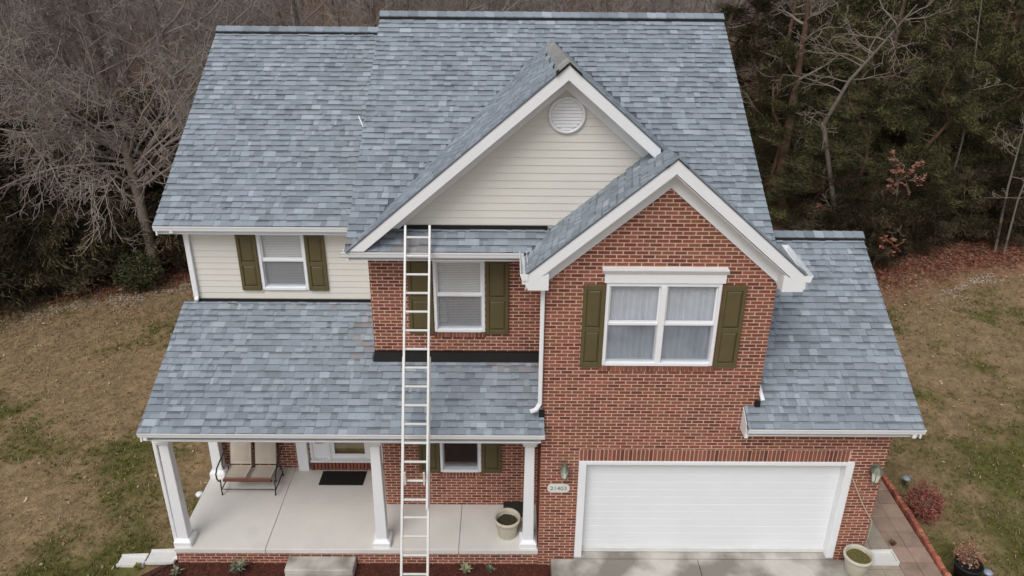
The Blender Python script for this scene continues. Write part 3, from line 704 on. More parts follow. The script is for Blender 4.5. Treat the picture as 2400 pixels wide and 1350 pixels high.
# ------------------------------------------------------------------ porch floor, skirt, columns
pf = MB(); xs = [-6.963, -5.215, -1.525, -.005]
pslab = MB().box(-6.95, -.01, .02, YL-.002, GZ, ZP-.05).build('porch_base', 'mortar', H)
for i in range(3):
    a, b = xs[i]+.004, xs[i+1]-.004; yb = YL-.003 if i < 1 else YC-.003
    s = MB(); s.bbox(a, b, -.02, yb, ZP-.10, ZP, .008)
    if i == 1: s.box(a, XC-.003, yb, YL-.003, ZP-.10, ZP-.0004)
    s.build('floor_slab', 'concrete', pslab)
bricks(pslab, (0, .02, 0), X, (0, -1, 0), -6.95, -.005, GZ, ZP-.105)
bricks(pslab, (-6.95, 0, 0), (0, -1, 0), (-1, 0, 0), -YL, -.02, GZ, ZP-.105, cand=False)
def column(x, y, top=2.62, w0=.106, w1=.086, half=False):
    c = MB(); n = 8
    def ring(hw, z): return [(x+sx*hw, y+sy*hw, z) for sx, sy in ((-1, -.9), (-.9, -1), (.9, -1), (1, -.9), (1, .9), (.9, 1), (-.9, 1), (-1, .9))]
    c.raw(ring(w0, ZP+.14)+ring(w1, top-.12), [(k, (k+1) % 8, 8+(k+1) % 8, 8+k) for k in range(8)]+[tuple(range(8, 16))])
    cc = c.build('column', 'white', H)
    b = MB(); rr = [(.17, ZP), (.17, ZP+.10), (.15, ZP+.125), (.135, ZP+.14), (.108, ZP+.155)]
    V = []
    for hw, z in rr: V += ring(hw, z)
    b.raw(V, [(j*8+k, j*8+(k+1) % 8, j*8+8+(k+1) % 8, j*8+8+k) for j in range(len(rr)-1) for k in range(8)]+[tuple(range(32, 40))]); b.build('base', 'white', cc)
    b = MB(); rr = [(.09, top-.13), (.115, top-.10), (.135, top-.04), (.135, top)]
    V = []
    for hw, z in rr: V += ring(hw, z)
    b.raw(V, [(j*8+k, j*8+(k+1) % 8, j*8+8+(k+1) % 8, j*8+8+k) for j in range(3) for k in range(8)]); b.build('capital', 'white', cc)
for x in (-6.80, -3.0, -.20): column(x, .19)
column(-6.80, 2.17, 2.85); 
MB().box(-5.12, -4.90, YL-.12, YL-.001, ZP, 2.85).build('pilaster', 'white', H)

emit_pieces('shingle', 'shingle'); emit_pieces('brick', 'brick')

# ------------------------------------------------------------------ ground
g = MB(); N_ = 40; ext = 260
V = [(-ext+2*ext*i/N_, -60+(ext+160)*j/N_, -.42) for j in range(N_+1) for i in range(N_+1)]
g.raw(V, [(j*(N_+1)+i, j*(N_+1)+i+1, (j+1)*(N_+1)+i+1, (j+1)*(N_+1)+i) for j in range(N_) for i in range(N_)])
struct(g.build('ground', 'litter'))
def edge_y(x):
    n = .35*noise.noise((x*.9, 3.3, 0))+.25*noise.noise((x*2.7, 1.3, 0))
    if x < -7: return 12.55+.46*(x+11.2)+n
    if x > 9: return 12.9+.38*(x-12)+n
    return 14+n
def green(x, y):
    n = noise.noise((x*.42+4, y*.42, 1.7))*.8+noise.noise((x*1.3, y*1.3, 5))*.45+noise.noise((x*3.1, y*3.1, 2))*.3
    b = 1.0*math.exp(-((x+9.0)**2/1.0+(y-2.2)**2/9))+.75*math.exp(-((x-10.2)**2/.7+(y-6.0)**2/.5))+.6*math.exp(-((x+8.6)**2/1.2+(y+.6)**2/1.))
    if x > 7: b += .62/(1+math.exp((y-3.4)*1.3))
    return n+b-.02
lme = bpy.data.meshes.new('lawn'); V = []; F = []; TT = []
gx = [-60, -30, -20.5]+[-20+.14*i for i in range(300)]+[22.5, 30, 60]; gt_ = [-40, -12]+[-3.2+.14*k for k in range(145)]
gt_ = [g_/17.0 for g_ in gt_]
for x in gx:
    e = edge_y(max(-24, min(26, x)))
    for t_ in gt_:
        y = t_*e; V.append((x, y, -.30-.09*max(0, t_)**6+.012*noise.noise((x*2, y*2, 0))))
        f_ = max(0., min(1., (green(x, y)-.15)*1.6)); k = .80+.5*(noise.noise((x*1.9, y*1.9, 9))*.5+.5)+.38*noise.noise((x*5, y*5, 4))
        l_ = max(0., min(1., (t_-(.84 if x > 0 else .92))/.09+.6*noise.noise((x*1.1, y*1.1, 7)))) if t_ > .8 else 0.
        c_ = [a_*(1-f_)+b_*f_ for a_, b_ in zip((.225, .157, .088), (.098, .092, .028))]; c_ = [a_*(1-l_*.8)+b_*l_*.8 for a_, b_ in zip(c_, (.22, .115, .07) if x > 0 else (.33, .26, .19))]
        TT += [c_[0]*k, c_[1]*k, c_[2]*k, 1]
nn = len(gt_)
F = [(i*nn+j, (i+1)*nn+j, (i+1)*nn+j+1, i*nn+j+1) for i in range(len(gx)-1) for j in range(nn-1)]
lme.from_pydata(V, [], F); lme.update(); at_ = lme.attributes.new('tint', 'FLOAT_COLOR', 'POINT'); at_.data.foreach_set('color', TT); lme.materials.append(MATS['lawn'])
lo = bpy.data.objects.new('lawn', lme); col.objects.link(lo); struct(lo)
# driveway, path, bed
dv = MB(); dv.bbox(.24, 3.05, -9, -.06, -.29, -.02, .01); dv.bbox(3.06, 6.18, -9, -.06, -.29, -.02, .01); dv.box(D0, D1, -.06, .14, -.2, -.004)
struct(dv.build('driveway', 'concrete_old'))
path = struct(MB().box(6.19, 7.66, -4, 8.5, -.285, -.125).build('path', 'soil'))
PT = [(.37, .30, .23), (.33, .27, .21), (.36, .235, .175), (.40, .34, .27), (.30, .25, .2), (.37, .25, .19)]
pw = [.36, .36, .36, .36]
ys = -3.9; row = 0
while ys < 5:
    x = 6.215
    for k in range(4):
        f = rng.uniform(.86, 1.1); t = (.35, .30, .24) if k < 2 else (.345, .245, .19)
        z = -.10+rng.uniform(-.006, .006)
        o_ = 0 if k < 2 else .17
        MB().bbox(x, x+.352, ys+o_+.006, ys+o_+.402, -.125, z, .006, tuple(c*f for c in t)).build('paving_stone', 'paver', path); x += .358
    ys += .41; row += 1
MB_ED = empty('brick_edging', (7.74, 1, -.3), 'row of red bricks edging the paved path beside the garage', 'edging')
ys = -3.5
while ys < 7:
    x = 7.70+.02*math.sin(ys*1.3); mb = MB(); z = -.02+rng.uniform(-.012, .012); dx = rng.uniform(-.01, .01)
    mb.bbox(x+dx-.035, x+dx+.06, ys, ys+.095, -.31, z, .012, tuple(c*1.8 for c in brick_tone())); mb.build('brick', 'brick', MB_ED); ys += .105
bed = MB(); bd = [(-7.0, .015), (-7.25, -.05), (-7.55, -.30), (-7.8, -.8), (-7.9, -1.6), (-7.5, -2.4), (.235, -2.4), (.235, .015)]
V = [(*p, -.245) for p in bd]; bed.prism(V, (0, 0, -.06)); struct(bed.build('flower_bed', 'mulch'))
mc = MB(); rr = random.Random(5)
for i in range(9000):
    x, y = rr.uniform(-7.7, .22), rr.uniform(-1.3, .01)
    if x < -7.0 and y > -.05-(-7.0-x)*.62: continue
    a_ = rr.uniform(0, 6.28); l, w_ = rr.uniform(.012, .04), rr.uniform(.004, .010); d = Vector((math.cos(a_), math.sin(a_), rr.uniform(-.3, .3))); s = Vector((-d.y, d.x, rr.uniform(-.4, .4)))
    c = Vector((x, y, -.240+rr.uniform(0, .018))); k = rr.uniform(.5, 1.7)
    mc.face([c-d*l-s*w_, c+d*l-s*w_, c+d*l+s*w_, c-d*l+s*w_], (.085*k, .026*k, .016*k))
tag(mc.build('mulch_chips', 'chips'), 'reddish brown mulch chips covering the front bed', 'mulch', kind='stuff')
ce = MB(); 
for i in range(14):
    t0, t1 = i/14, (i+1)/14
    f = lambda t: Vector((-7.02-.78*t**1.2, -.04-1.1*t**1.6, -.27))
    p, q = f(t0), f(t1); ce.prism([p, q, q+Vector((0, 0, .07)), p+Vector((0, 0, .07))], (-.03, -.02, 0))
tag(ce.build('bed_edging', 'dark_green'), 'dark curved plastic strip edging the mulch bed', 'edging')

# ------------------------------------------------------------------ grass, leaves
def cover(x, y):
    """True where the lawn is open ground"""
    if y > edge_y(max(-24, min(26, x)))+.1: return False
    if -7.15 < x < 7.85 and y > -.1: return False
    if x > -8.1 and x < 7.85 and y < .2: return False
    return True
gr = MB(); rr = random.Random(8)
cnt = 0
while cnt < 52000:
    if rr.random() < .5: x, y = rr.uniform(-18, -7), rr.uniform(-2.2, 13)
    else: x, y = rr.uniform(7.6, 21), rr.uniform(-2.2, 17)
    if not cover(x, y): continue
    px, py = proj((x, y, -.3))
    cnt += 1
    if not (-40 < px < 2440 and py < 1400): continue
    gv = green(x, y)+rr.uniform(-.35, .35)
    for b in range(6 if gv > .42 else 3):
        k = rr.uniform(.6, 1.35)
        if gv > .42: t = (.112*k, .112*k, .030*k)
        elif gv > .12: t = (.19*k, .155*k, .066*k)
        else: t = (.27*k, .19*k, .108*k)
        if rr.random() < .05: t = (.42*k, .34*k, .22*k)
        a_ = rr.uniform(0, 6.28); l = rr.uniform(.03, .075)*(1.25 if gv > .4 else 1); lean = rr.uniform(.3, 1.4)
        p = Vector((x+rr.uniform(-.03, .03), y+rr.uniform(-.03, .03), -.31-.09*max(0, (y-8)/6)**3)); d = Vector((math.cos(a_), math.sin(a_), 0)); s = Vector((-d.y, d.x, 0))*rr.uniform(.005, .011)
        gr.face([p-s, p+s, p+d*l*lean+Vector((0, 0, l))], t)
tag(gr.build('grass', 'blade'), 'dormant tan lawn grass with green patches', 'grass', kind='stuff')
lf = MB()
def leaf_at(mb, c, sz, t, r):
    a_ = r.uniform(0, 6.28); d = Vector((math.cos(a_), math.sin(a_), r.uniform(-.4, .4)))*sz; s = Vector((-d.y, d.x, r.uniform(-.5, .5)*sz))*.6
    mb.face([c-d, c-s*.8, c+d, c+s], t)
for i in range(9000):
    side = rr.random() < .45
    x, y = (rr.uniform(-18, -7.1), rr.uniform(-1, 13)) if side else (rr.uniform(7.8, 21), rr.uniform(-1, 16.5))
    e = edge_y(max(-24, min(26, x)))
    if rr.random() > .2+.8*math.exp(-abs(e-y)/(3.6 if x > 0 else 1.6)) or not cover(x, y): continue
    k = rr.uniform(.6, 1.5); t = rr.choice([(.20, .11, .06), (.26, .17, .10), (.16, .07, .04), (.34, .27, .18)])
    leaf_at(lf, Vector((x, y, -.27-.09*max(0, (y-8)/6)**3)), rr.uniform(.03, .06), tuple(c*k for c in t), rr)
for i in range(26000):                       # litter on the wood's edge
    x = rr.uniform(-19, -6) if rr.random() < .4 else rr.uniform(8, 22)
    y = edge_y(x)+rr.uniform(-.9, 4.5)*rr.random()-(.9*rr.random()**2 if x > 0 else 0)
    k = rr.uniform(.5, 1.4); t = rr.choice([(.19, .065, .042), (.22, .085, .05), (.13, .05, .035), (.22, .12, .075)])
    leaf_at(lf, Vector((x, y, -.37+rr.uniform(0, .03))), rr.uniform(.035, .07), tuple(c*k for c in t), rr)
tag(lf.build('fallen_leaves', 'leaf'), 'brown fallen leaves along the edge of the woods', 'leaves', kind='stuff')
sand = MB()
for i in range(5200):
    x = rr.uniform(-16.6, -10.3) if rr.random() < .8 else rr.gauss(14.5, 1.1); y = edge_y(x)-abs(rr.gauss(0, .45))-(1.35+rr.gauss(0, .15) if x > 0 else .1)
    if noise.noise((x*.9, y*1.2, 11)) < (-.05 if x < 0 else .12): continue
    k = rr.uniform(.7, 1.2); leaf_at(sand, Vector((x, y, -.30-.09*max(0, y/edge_y(x))**6+.02)), rr.uniform(.015, .05), (.44*k, .36*k, .28*k), rr)
tag(sand.build('dry_thatch', 'leaf'), 'pale dry thatch patches at the lawn edge', 'thatch', kind='stuff')
# ------------------------------------------------------------------ things round the house
def splash(name, x0, x1, y0, y1, z, label, rot=0.):
    r = empty(name, ((x0+x1)/2, (y0+y1)/2, z), label, 'splash block')
    mb = MB(); mb.prism([(x0, y0, z), (x1, y0, z), (x1, y1, z), (x0, y1, z)], (0, 0, .035)); mb.build('tray', 'concrete_pale', r)
    for a, b in ((y0, y0+.03), (y1-.03, y1)): MB().prism([(x0, a, z+.035), (x1, a, z+.035), (x1, a, z+.085), (x0, a, z+.06)], (0, .03, 0)).build('rim', 'concrete_pale', r)
    MB().box(x1-.03, x1, y0+.03, y1-.03, z+.035, z+.08).build('end_rim', 'concrete_pale', r)
    return r
splash('splash_block', -7.58, -7.02, -.02, .32, -.26, 'white splash block against the left end of the porch')
splash('splash_block', -8.12, -7.60, -.06, .22, -.29, 'white splash block out on the lawn, left of the other')
s_ = splash('splash_block', 6.30, 6.92, -.12, .22, -.10, 'white splash block on the paved path beside the garage pot')
st = empty('concrete_step', (-4.15, -.22, -.28), 'single concrete step below the porch edge in the mulch bed', 'step')
MB().bbox(-4.79, -3.50, -.36, .0, -.27, -.03, .015).build('tread', 'concrete_old', st); MB().bbox(-4.77, -3.52, -.62, -.37, -.27, -.14, .015).build('riser', 'concrete_old', st)

def flower_pot(x, y, z, r, h, m_in, label, fill_z=.1):
    t = empty('flower_pot', (x, y, z), label, 'flower pot', 'cream flower pots')
    MB().lathe([(0, z), (r*.66, z), (r*.70, z+.02), (r*.88, z+h*.72), (r*.90, z+h*.80), (r*.90, z+h*.82)], x, y, 32).build('body', 'pot', t, True)
    MB().lathe([(r*.90, z+h*.82), (r*1.0, z+h*.84), (r*1.02, z+h*.90), (r*1.0, z+h), (r*.90, z+h), (r*.84, z+h*.93), (r*.80, z+h*.6)], x, y, 32).build('rim', 'pot', t, True)
    mb = MB(); n = 20; zz = z+h-fill_z; V = [(x, y, zz+.03)]
    for k in range(n): V.append((x+r*.86*math.cos(k*6.2832/n), y+r*.86*math.sin(k*6.2832/n), zz+rng.uniform(-.015, .015)))
    mb.raw(V, [(0, 1+k, 1+(k+1) % n) for k in range(n)]); mb.build('soil', m_in, t)
    return t
flower_pot(-.60, .40, ZP, .255, .44, 'soil', 'cream flower pot of dark soil at the right end of the porch', .12)
flower_pot(5.97, -.33, -.02, .265, .42, 'moss', 'cream flower pot of mossy soil at the garage corner', .09)
bx = empty('storage_box', (-.42, 1.02, ZP), 'low dark storage box behind the porch flower pot', 'box')
MB().bbox(-.66, -.12, .86, 1.19, ZP, ZP+.08, .01).build('body', 'dark_green', bx); MB().bbox(-.68, -.10, .84, 1.20, ZP+.082, ZP+.11, .015).build('lid', 'dark_green', bx)
dm = MB(); P = [(-4.60, 1.79), (-3.66, 1.79), (-3.64, 2.23), (-4.59, 2.23)]; dm.prism([(*p, ZP+.014) for p in P][::-1], (0, 0, -.012))
dmo = empty('door_mat', (-4.1, 2.0, ZP), 'black rubber door mat in front of the entry', 'mat'); dm.build('mat_body', 'rubber', dmo)
for k in range(18):
    x = -4.55+k*.05; MB().box(x, x+.018, 1.82, 2.20, ZP+.0142, ZP+.019).build('rib', 'rubber', dmo)

# ---- glider bench
gl_ = empty('glider_bench', (-5.97, 1.8, ZP), 'two seat porch glider with beige cushions and black iron frame', 'bench')
bx0, bx1 = -6.50, -5.44
for k, (a, b) in enumerate(((bx0+.05, -6.01), (-5.93, bx1-.05))):
    def cushion(name, pts, th):
        A = [Vector((a, *p)) for p in pts]; mb = MB(); W_ = b-a; n = 8; m_ = 8
        d1 = A[1]-A[0]; nrm = Vector((0, d1.z, -d1.y)).normalized(); nrm = nrm if nrm.z > 0 or nrm.y < 0 else -nrm
        V = []; F = []
        for side in (1, 0):
            for j in range(m_+1):
                for i in range(n+1):
                    u, v = i/n, j/m_; puff = (1-(2*u-1)**6)*(1-(2*v-1)**6); p = A[0]+d1*v+Vector((W_*u, 0, 0))
                    V.append(p+nrm*(th*(.45+.55*puff) if side else 0))
        S = (n+1)*(m_+1)
        for j in range(m_):
            for i in range(n):
                q = (j*(n+1)+i, j*(n+1)+i+1, (j+1)*(n+1)+i+1, (j+1)*(n+1)+i); F += [q, tuple(S+x for x in q[::-1])]
        bd = [i for i in range(n+1)]+[(j)*(n+1)+n for j in range(1, m_+1)]+[m_*(n+1)+i for i in range(n-1, -1, -1)]+[j*(n+1) for j in range(m_-1, 0, -1)]
        for i in range(len(bd)): F.append((bd[i], bd[(i+1) % len(bd)], S+bd[(i+1) % len(bd)], S+bd[i]))
        mb.raw(V, F); mb.build(name, 'cushion', gl_, True)
    cushion('seat_cushion', [(1.50, ZP+.42), (1.98, ZP+.37)], .09)
    cushion('back_cushion', [(1.98, ZP+.42), (2.20, ZP+1.02)], .08)
MB().box(bx0+.04, bx1-.04, 1.485, 1.51, ZP+.36, ZP+.41).build('front_rail', 'redwood', gl_)
fr = MB(); fr.box(bx0+.02, bx1-.02, 1.50, 1.53, ZP+.33, ZP+.358); fr.box(bx0+.02, bx1-.02, 1.96, 1.99, ZP+.32, ZP+.35); fr.build('seat_frame', 'iron', gl_)
for x in (bx0+.03, -5.97, bx1-.03): MB().tube([(x, 1.98, ZP+.34), (x, 2.06, ZP+.5), (x, 2.25, ZP+1.05)], .014, 6, True).build('back_post', 'iron', gl_)
MB().tube([(bx0+.03, 2.25, ZP+1.05), (bx1-.03, 2.25, ZP+1.05)], .014, 6, True).build('top_rail', 'iron', gl_)
for x, s in ((bx0-.0, -1), (bx1+.0, 1)):
    ctl = [(2.12, .78), (1.95, .74), (1.72, .70), (1.56, .66), (1.47, .58), (1.46, .48), (1.50, .38), (1.56, .34)]
    MB().tube([(x+s*(.05+.03*math.sin(k*.45)), a_, ZP+b_-.04) for k, (a_, b_) in enumerate(ctl)], .016, 6, True).build('arm', 'iron', gl_)
    MB().tube([(x+s*.06, 1.86, ZP+.67), (x+s*.07, 1.80, ZP+.52), (x+s*.06, 1.86, ZP+.36)], .010, 5, True).build('arm_support', 'iron', gl_)
    for y0, y1 in ((1.52, 1.47), (1.98, 2.08)):
        MB().tube([(x+s*.03, y0, ZP+.36), (x+s*.03, (y0+y1)/2, ZP+.18), (x+s*.02, y1, ZP)], .015, 6, True).build('leg', 'iron', gl_)
    MB().tube([(x+s*.03, 1.49, ZP+.12), (x+s*.03, 2.05, ZP+.12)], .012, 6, True).build('glide_rail', 'iron', gl_)
MB().tube([(bx0, 1.50, ZP+.13), (bx1, 1.50, ZP+.13)], .011, 6, True).build('stretcher', 'iron', gl_)

# ---- extension ladder
Tp = Vector((-2.106, .50, 6.12)); Bt = Vector((-2.106, -2.608, 0)); u_ = (Bt-Tp).normalized(); nrm = Vector((0, u_.z, -u_.y)); nrm = nrm if nrm.y < 0 else -nrm
lad = empty('extension_ladder', (-2.1, -2.7, -.25), 'aluminium extension ladder leaning on the centre bay gutter', 'ladder')
Lb = (Tp.z+.24)/-u_.z
def rail(x, s0, s1, off, wd, dp, name):
    a, b = Tp+u_*s0+nrm*off, Tp+u_*s1+nrm*off; mb = MB()
    c = [a+Vector((x+i*wd/2, 0, 0))+nrm*(j*dp/2) for i, j in ((-1, -1), (1, -1), (1, 1), (-1, 1))]; mb.prism(c, b-a); mb.build(name, 'metal', lad)
def rung(sv, off, hw):
    c = Tp+u_*sv+nrm*off; mb = MB(); mb.tube([c-Vector((hw, 0, 0)), c+Vector((hw, 0, 0))], .021, 8, True); mb.build('rung', 'metal', lad)
i0 = .036
for s in (-1, 1):
    rail(s*.200, -.47, 13.6*.305, .075, .034, .07, 'fly_rail'); rail(s*.214, 5.55*.305, Lb, .005, .036, .08, 'base_rail')
for i in range(-1, 14): rung(i*.305+i0, .075, .19)
for i in range(14, int((Lb-.1)/.305)+1): rung(i*.305+i0, .005, .205)
for s in (-1, 1):
    sv = 12*.305+i0; c = Tp+u_*sv+nrm*.13+Vector((s*.155, 0, 0))
    MB().box(c.x-.014, c.x+.014, c.y-.02, c.y+.02, c.z-.06, c.z+.18).build('rung_lock', 'metal', lad)
    c = Tp+u_*Lb; MB().box(c.x+s*.214-.03, c.x+s*.214+.03, c.y-.06, c.y+.05, c.z-.01, c.z+.03).build('foot', 'rubber', lad)

# ---- wall lanterns, number plaque, cord
def lantern(x, z, label, s=1.0):
    t = empty('wall_lantern', (x, -.01, z-.15), label, 'wall lantern', 'garage wall lanterns')
    yy = -.16; n = 6
    MB().bbox(x-.05*s, x+.05*s, -.03, -.006, z-.10*s, z+.10*s, .006).build('back_plate', 'verdigris', t)
    MB().tube([(x, -.03, z-.08*s), (x, -.10, z-.15*s), (x, yy, z-.17*s), (x, yy, z-.13*s)], .011*s, 6, True).build('arm', 'verdigris', t)
    MB().lathe([(.055*s, z-.12*s), (.085*s, z+.08*s)], x, yy, n).build('glass', 'lamp_glass', t)
    for k in range(n):
        a_ = 6.2832*k/n; MB().tube([(x+.057*s*math.cos(a_), yy+.057*s*math.sin(a_), z-.12*s), (x+.088*s*math.cos(a_), yy+.088*s*math.sin(a_), z+.08*s)], .006*s, 4).build('bar', 'verdigris', t)
    MB().lathe([(0, z-.14*s), (.06*s, z-.135*s), (.06*s, z-.12*s), (0, z-.12*s)], x, yy, n*2).build('base', 'verdigris', t)
    MB().lathe([(.105*s, z+.075*s), (.07*s, z+.12*s), (.035*s, z+.16*s), (.03*s, z+.19*s), (.012*s, z+.20*s), (.015*s, z+.23*s), (0, z+.25*s)], x, yy, n*2).build('cap', 'verdigris', t)
lantern(.42, 2.14, 'bronze wall lantern above the house number plaque', .9)
lantern(6.02, 2.12, 'bronze wall lantern at the right corner of the garage', 1.1)
pq = empty('house_number_plaque', (.335, -.01, 1.67), 'cream house number plaque with grey digits beside the garage door', 'plaque')
mb = MB(); hw, hh, rad_ = .205, .095, .085; V = []
for cx, cz, a0 in ((hw-rad_, hh-rad_, 0), (-(hw-rad_), hh-rad_, 90), (-(hw-rad_), -(hh-rad_), 180), (hw-rad_, -(hh-rad_), 270)):
    for k in range(7): an = R_(a0+15*k); V.append((.335+cx+rad_*math.cos(an), -.012, 1.665+cz+rad_*math.sin(an)))
mb.prism(V, (0, -.018, 0)); mb.build('plate', 'plaque', pq)
fc = bpy.data.curves.new('digits', 'FONT'); fc.body = '21403'; fc.size = .125; fc.extrude = .002; fc.align_x = 'CENTER'; fc.align_y = 'CENTER'; fc.resolution_u = 3
fo = bpy.data.objects.new('digits', fc); col.objects.link(fo); fo.location = (.335, -.034, 1.665); fo.rotation_euler = (math.pi/2, 0, 0); fc.materials.append(MATS['number'])
bpy.context.view_layer.update(); dme = bpy.data.meshes.new_from_object(fo.evaluated_get(bpy.context.evaluated_depsgraph_get())); bpy.data.objects.remove(fo)
do = bpy.data.objects.new('digits', dme); col.objects.link(do); dme.transform(Matrix.Translation((.335, -.034, 1.665)) @ Matrix.Rotation(math.pi/2, 4, 'X')); put(do, pq)
cdp = []
for k in range(15):
    t_ = k/14; cdp.append((5.68+.545*t_, -.022-.02*math.sin(3.1*t_), 1.93-(1.0*t_)-.05*math.sin(3.14*t_)))
cdp += [(6.26, .0, .80), (6.29, .06, .45), (6.32, .14, .05), (6.36, .25, -.08)]
tag(MB().tube(cdp, .011, 6).build('cord', 'cord'), 'tan cord hanging from the garage door trim to the path', 'cord')

def solar(x, y, z, label):
    t = empty('garden_light', (x, y, z), label, 'garden light', 'solar garden lights')
    MB().tube([(x, y, z-.05), (x, y, z+.2)], .012, 6, True).build('stake', 'iron', t)
    MB().lathe([(0, z+.29), (.05, z+.285), (.085, z+.26), (.09, z+.24), (.05, z+.22), (.045, z+.17), (0, z+.165)], x, y, 16).build('head', 'solar', t, True)
solar(8.18, 2.35, -.31, 'small grey garden light behind the red shrub'); sc_ = onz(2316, 1340, -.05); solar(sc_.x, sc_.y, -.31, 'small grey garden light beside the black planter')
t = empty('drain_cap', (-7.22, 1.92, -.31), 'small white plastic drain cap in the grass beside the porch', 'drain cap')
MB().lathe([(.05, -.33), (.05, -.26), (.075, -.25), (.08, -.21), (.06, -.185), (0, -.18)], -7.22, 1.92, 16).build('cap', 'white', t, True)
MB().tube([(-7.22, 1.92, -.24), (-7.12, 1.95, -.27)], .03, 8, True).build('pipe', 'white', t)

# ------------------------------------------------------------------ plants near the house
def shrub_mesh(mb, c, rx, ry, rz, n, sz, tones, r, twigs=0, lo=.15, lean=0):
    for i in range(n):
        a_, b_ = r.uniform(0, 6.2832), math.acos(r.uniform(-1, 1)); rad = r.uniform(lo, 1)**.4*(1+.55*noise.noise((c[0]+3*math.cos(a_), c[1]+3*math.sin(a_), b_*2)))
        p = Vector((c[0]+rx*rad*math.sin(b_)*math.cos(a_), c[1]+ry*rad*math.sin(b_)*math.sin(a_), max(c[2]-rz*.95, c[2]+rz*rad*math.cos(b_))))
        k = r.uniform(.6, 1.35); t = tuple(x*k for x in r.choice(tones))
        d = Vector((r.gauss(0, 1), r.gauss(0, 1), r.gauss(0, 1))).normalized()*sz*r.uniform(.6, 1.3); s = d.orthogonal().normalized()*sz*.5
        mb.face([p-d, p-s, p+d, p+s], t)
def shrub(name, x, y, z, rx, rz, n, sz, tones, label, cat='shrub', seed=1, tw=40, group=None, twm='twig'):
    r = random.Random(seed); t = empty(name, (x, y, z), label, cat, group)
    mb = MB(); shrub_mesh(mb, (x, y, z+rz), rx, rx, rz, n, sz, tones, r); mb.build('foliage', 'leaf', t)
    st_ = MB()
    for i in range(tw):
        a_ = r.uniform(0, 6.28); q = r.uniform(.2, .95); e_ = Vector((x+rx*q*math.cos(a_), y+rx*q*math.sin(a_), z+rz*r.uniform(.9, 1.9)))
        st_.tube([(x+r.uniform(-.06, .06), y+r.uniform(-.06, .06), z), Vector((x, y, z)).lerp(e_, .5)+Vector((0, 0, .05)), e_], [.010, .007, .004], 3)
    st_.build('stems', twm, t); return t
RED = [(.25, .075, .055), (.30, .105, .075), (.18, .06, .045), (.24, .11, .08)]
shrub('barberry_shrub', 8.12, 1.42, -.32, .37, .40, 2400, .028, RED, 'reddish brown barberry shrub beside the brick path edging', seed=3)
pc = onz(2271, 1322, .2); PCX, PCY = pc.x, pc.y
pp = empty('black_planter', (PCX, PCY, -.31), 'tall black planter at the bottom right of the lawn', 'planter')
MB().lathe([(0, -.31), (.17, -.31), (.235, .17), (.25, .18), (.25, .215), (.225, .215), (.21, .12), (0, .12)], PCX, PCY, 28).build('body', 'black_plastic', pp, True)
shrub('dried_plant', PCX+.05, PCY+.16, .08, .26, .20, 420, .03, [(.24, .085, .05), (.30, .14, .09), (.33, .22, .14)], 'dried reddish plant growing over the black planter', 'plant', 4, 20)
GRN = [(.06, .075, .03), (.09, .10, .045), (.12, .12, .06)]; SAGE = [(.16, .18, .12), (.22, .23, .16), (.11, .13, .08)]
def spiky(x, y, z, h, n, tones, label, seed, wid=.012):
    r = random.Random(seed); t = empty('bed_plant', (x, y, z), label, 'plant', 'small plants in the front bed'); mb = MB()
    for i in range(n):
        a_ = r.uniform(0, 6.28); l = h*r.uniform(.6, 1.1); o_ = r.uniform(.25, .9)*l; d = Vector((math.cos(a_), math.sin(a_), 0)); s = Vector((-d.y, d.x, 0))*wid
        p = Vector((x, y, z)); m_ = p+d*o_*.45+Vector((0, 0, l*.7)); e_ = p+d*o_+Vector((0, 0, l*.8)); k = r.uniform(.7, 1.3); tn = tuple(c*k for c in r.choice(tones))
        mb.raw([p-s, p+s, m_+s*1.3, m_-s*1.3, e_], [(0, 1, 2, 3), (3, 2, 4)], tn)
    mb.build('leaves', 'leaf', t); MB().tube([(x, y, z-.02), (x, y, z+h*.3)], .012, 5).build('stem', 'twig', t)
spiky(-5.70, -.25, -.245, .32, 46, SAGE, 'grey green tuft left of the concrete step', 1, .015)
spiky(-6.85, -.30, -.245, .20, 40, SAGE, 'low grey tuft at the left corner of the porch', 2, .015)
spiky(-1.38, -.22, -.245, .22, 26, [(.33, .32, .20), (.26, .27, .15)], 'pale spiky plant in the bed right of the ladder', 3, .02)
spiky(-.92, -.20, -.245, .18, 34, SAGE, 'small sage tuft beside the pale spiky plant', 4, .012)
spiky(-7.68, -.12, -.28, .14, 90, [(.14, .15, .03), (.19, .18, .05)], 'green grass clump in front of the splash blocks', 5, .012)
spiky(7.02, .40, -.10, .12, 46, [(.09, .065, .035), (.14, .09, .05)], 'dead brown weed on the paved path', 6, .012)

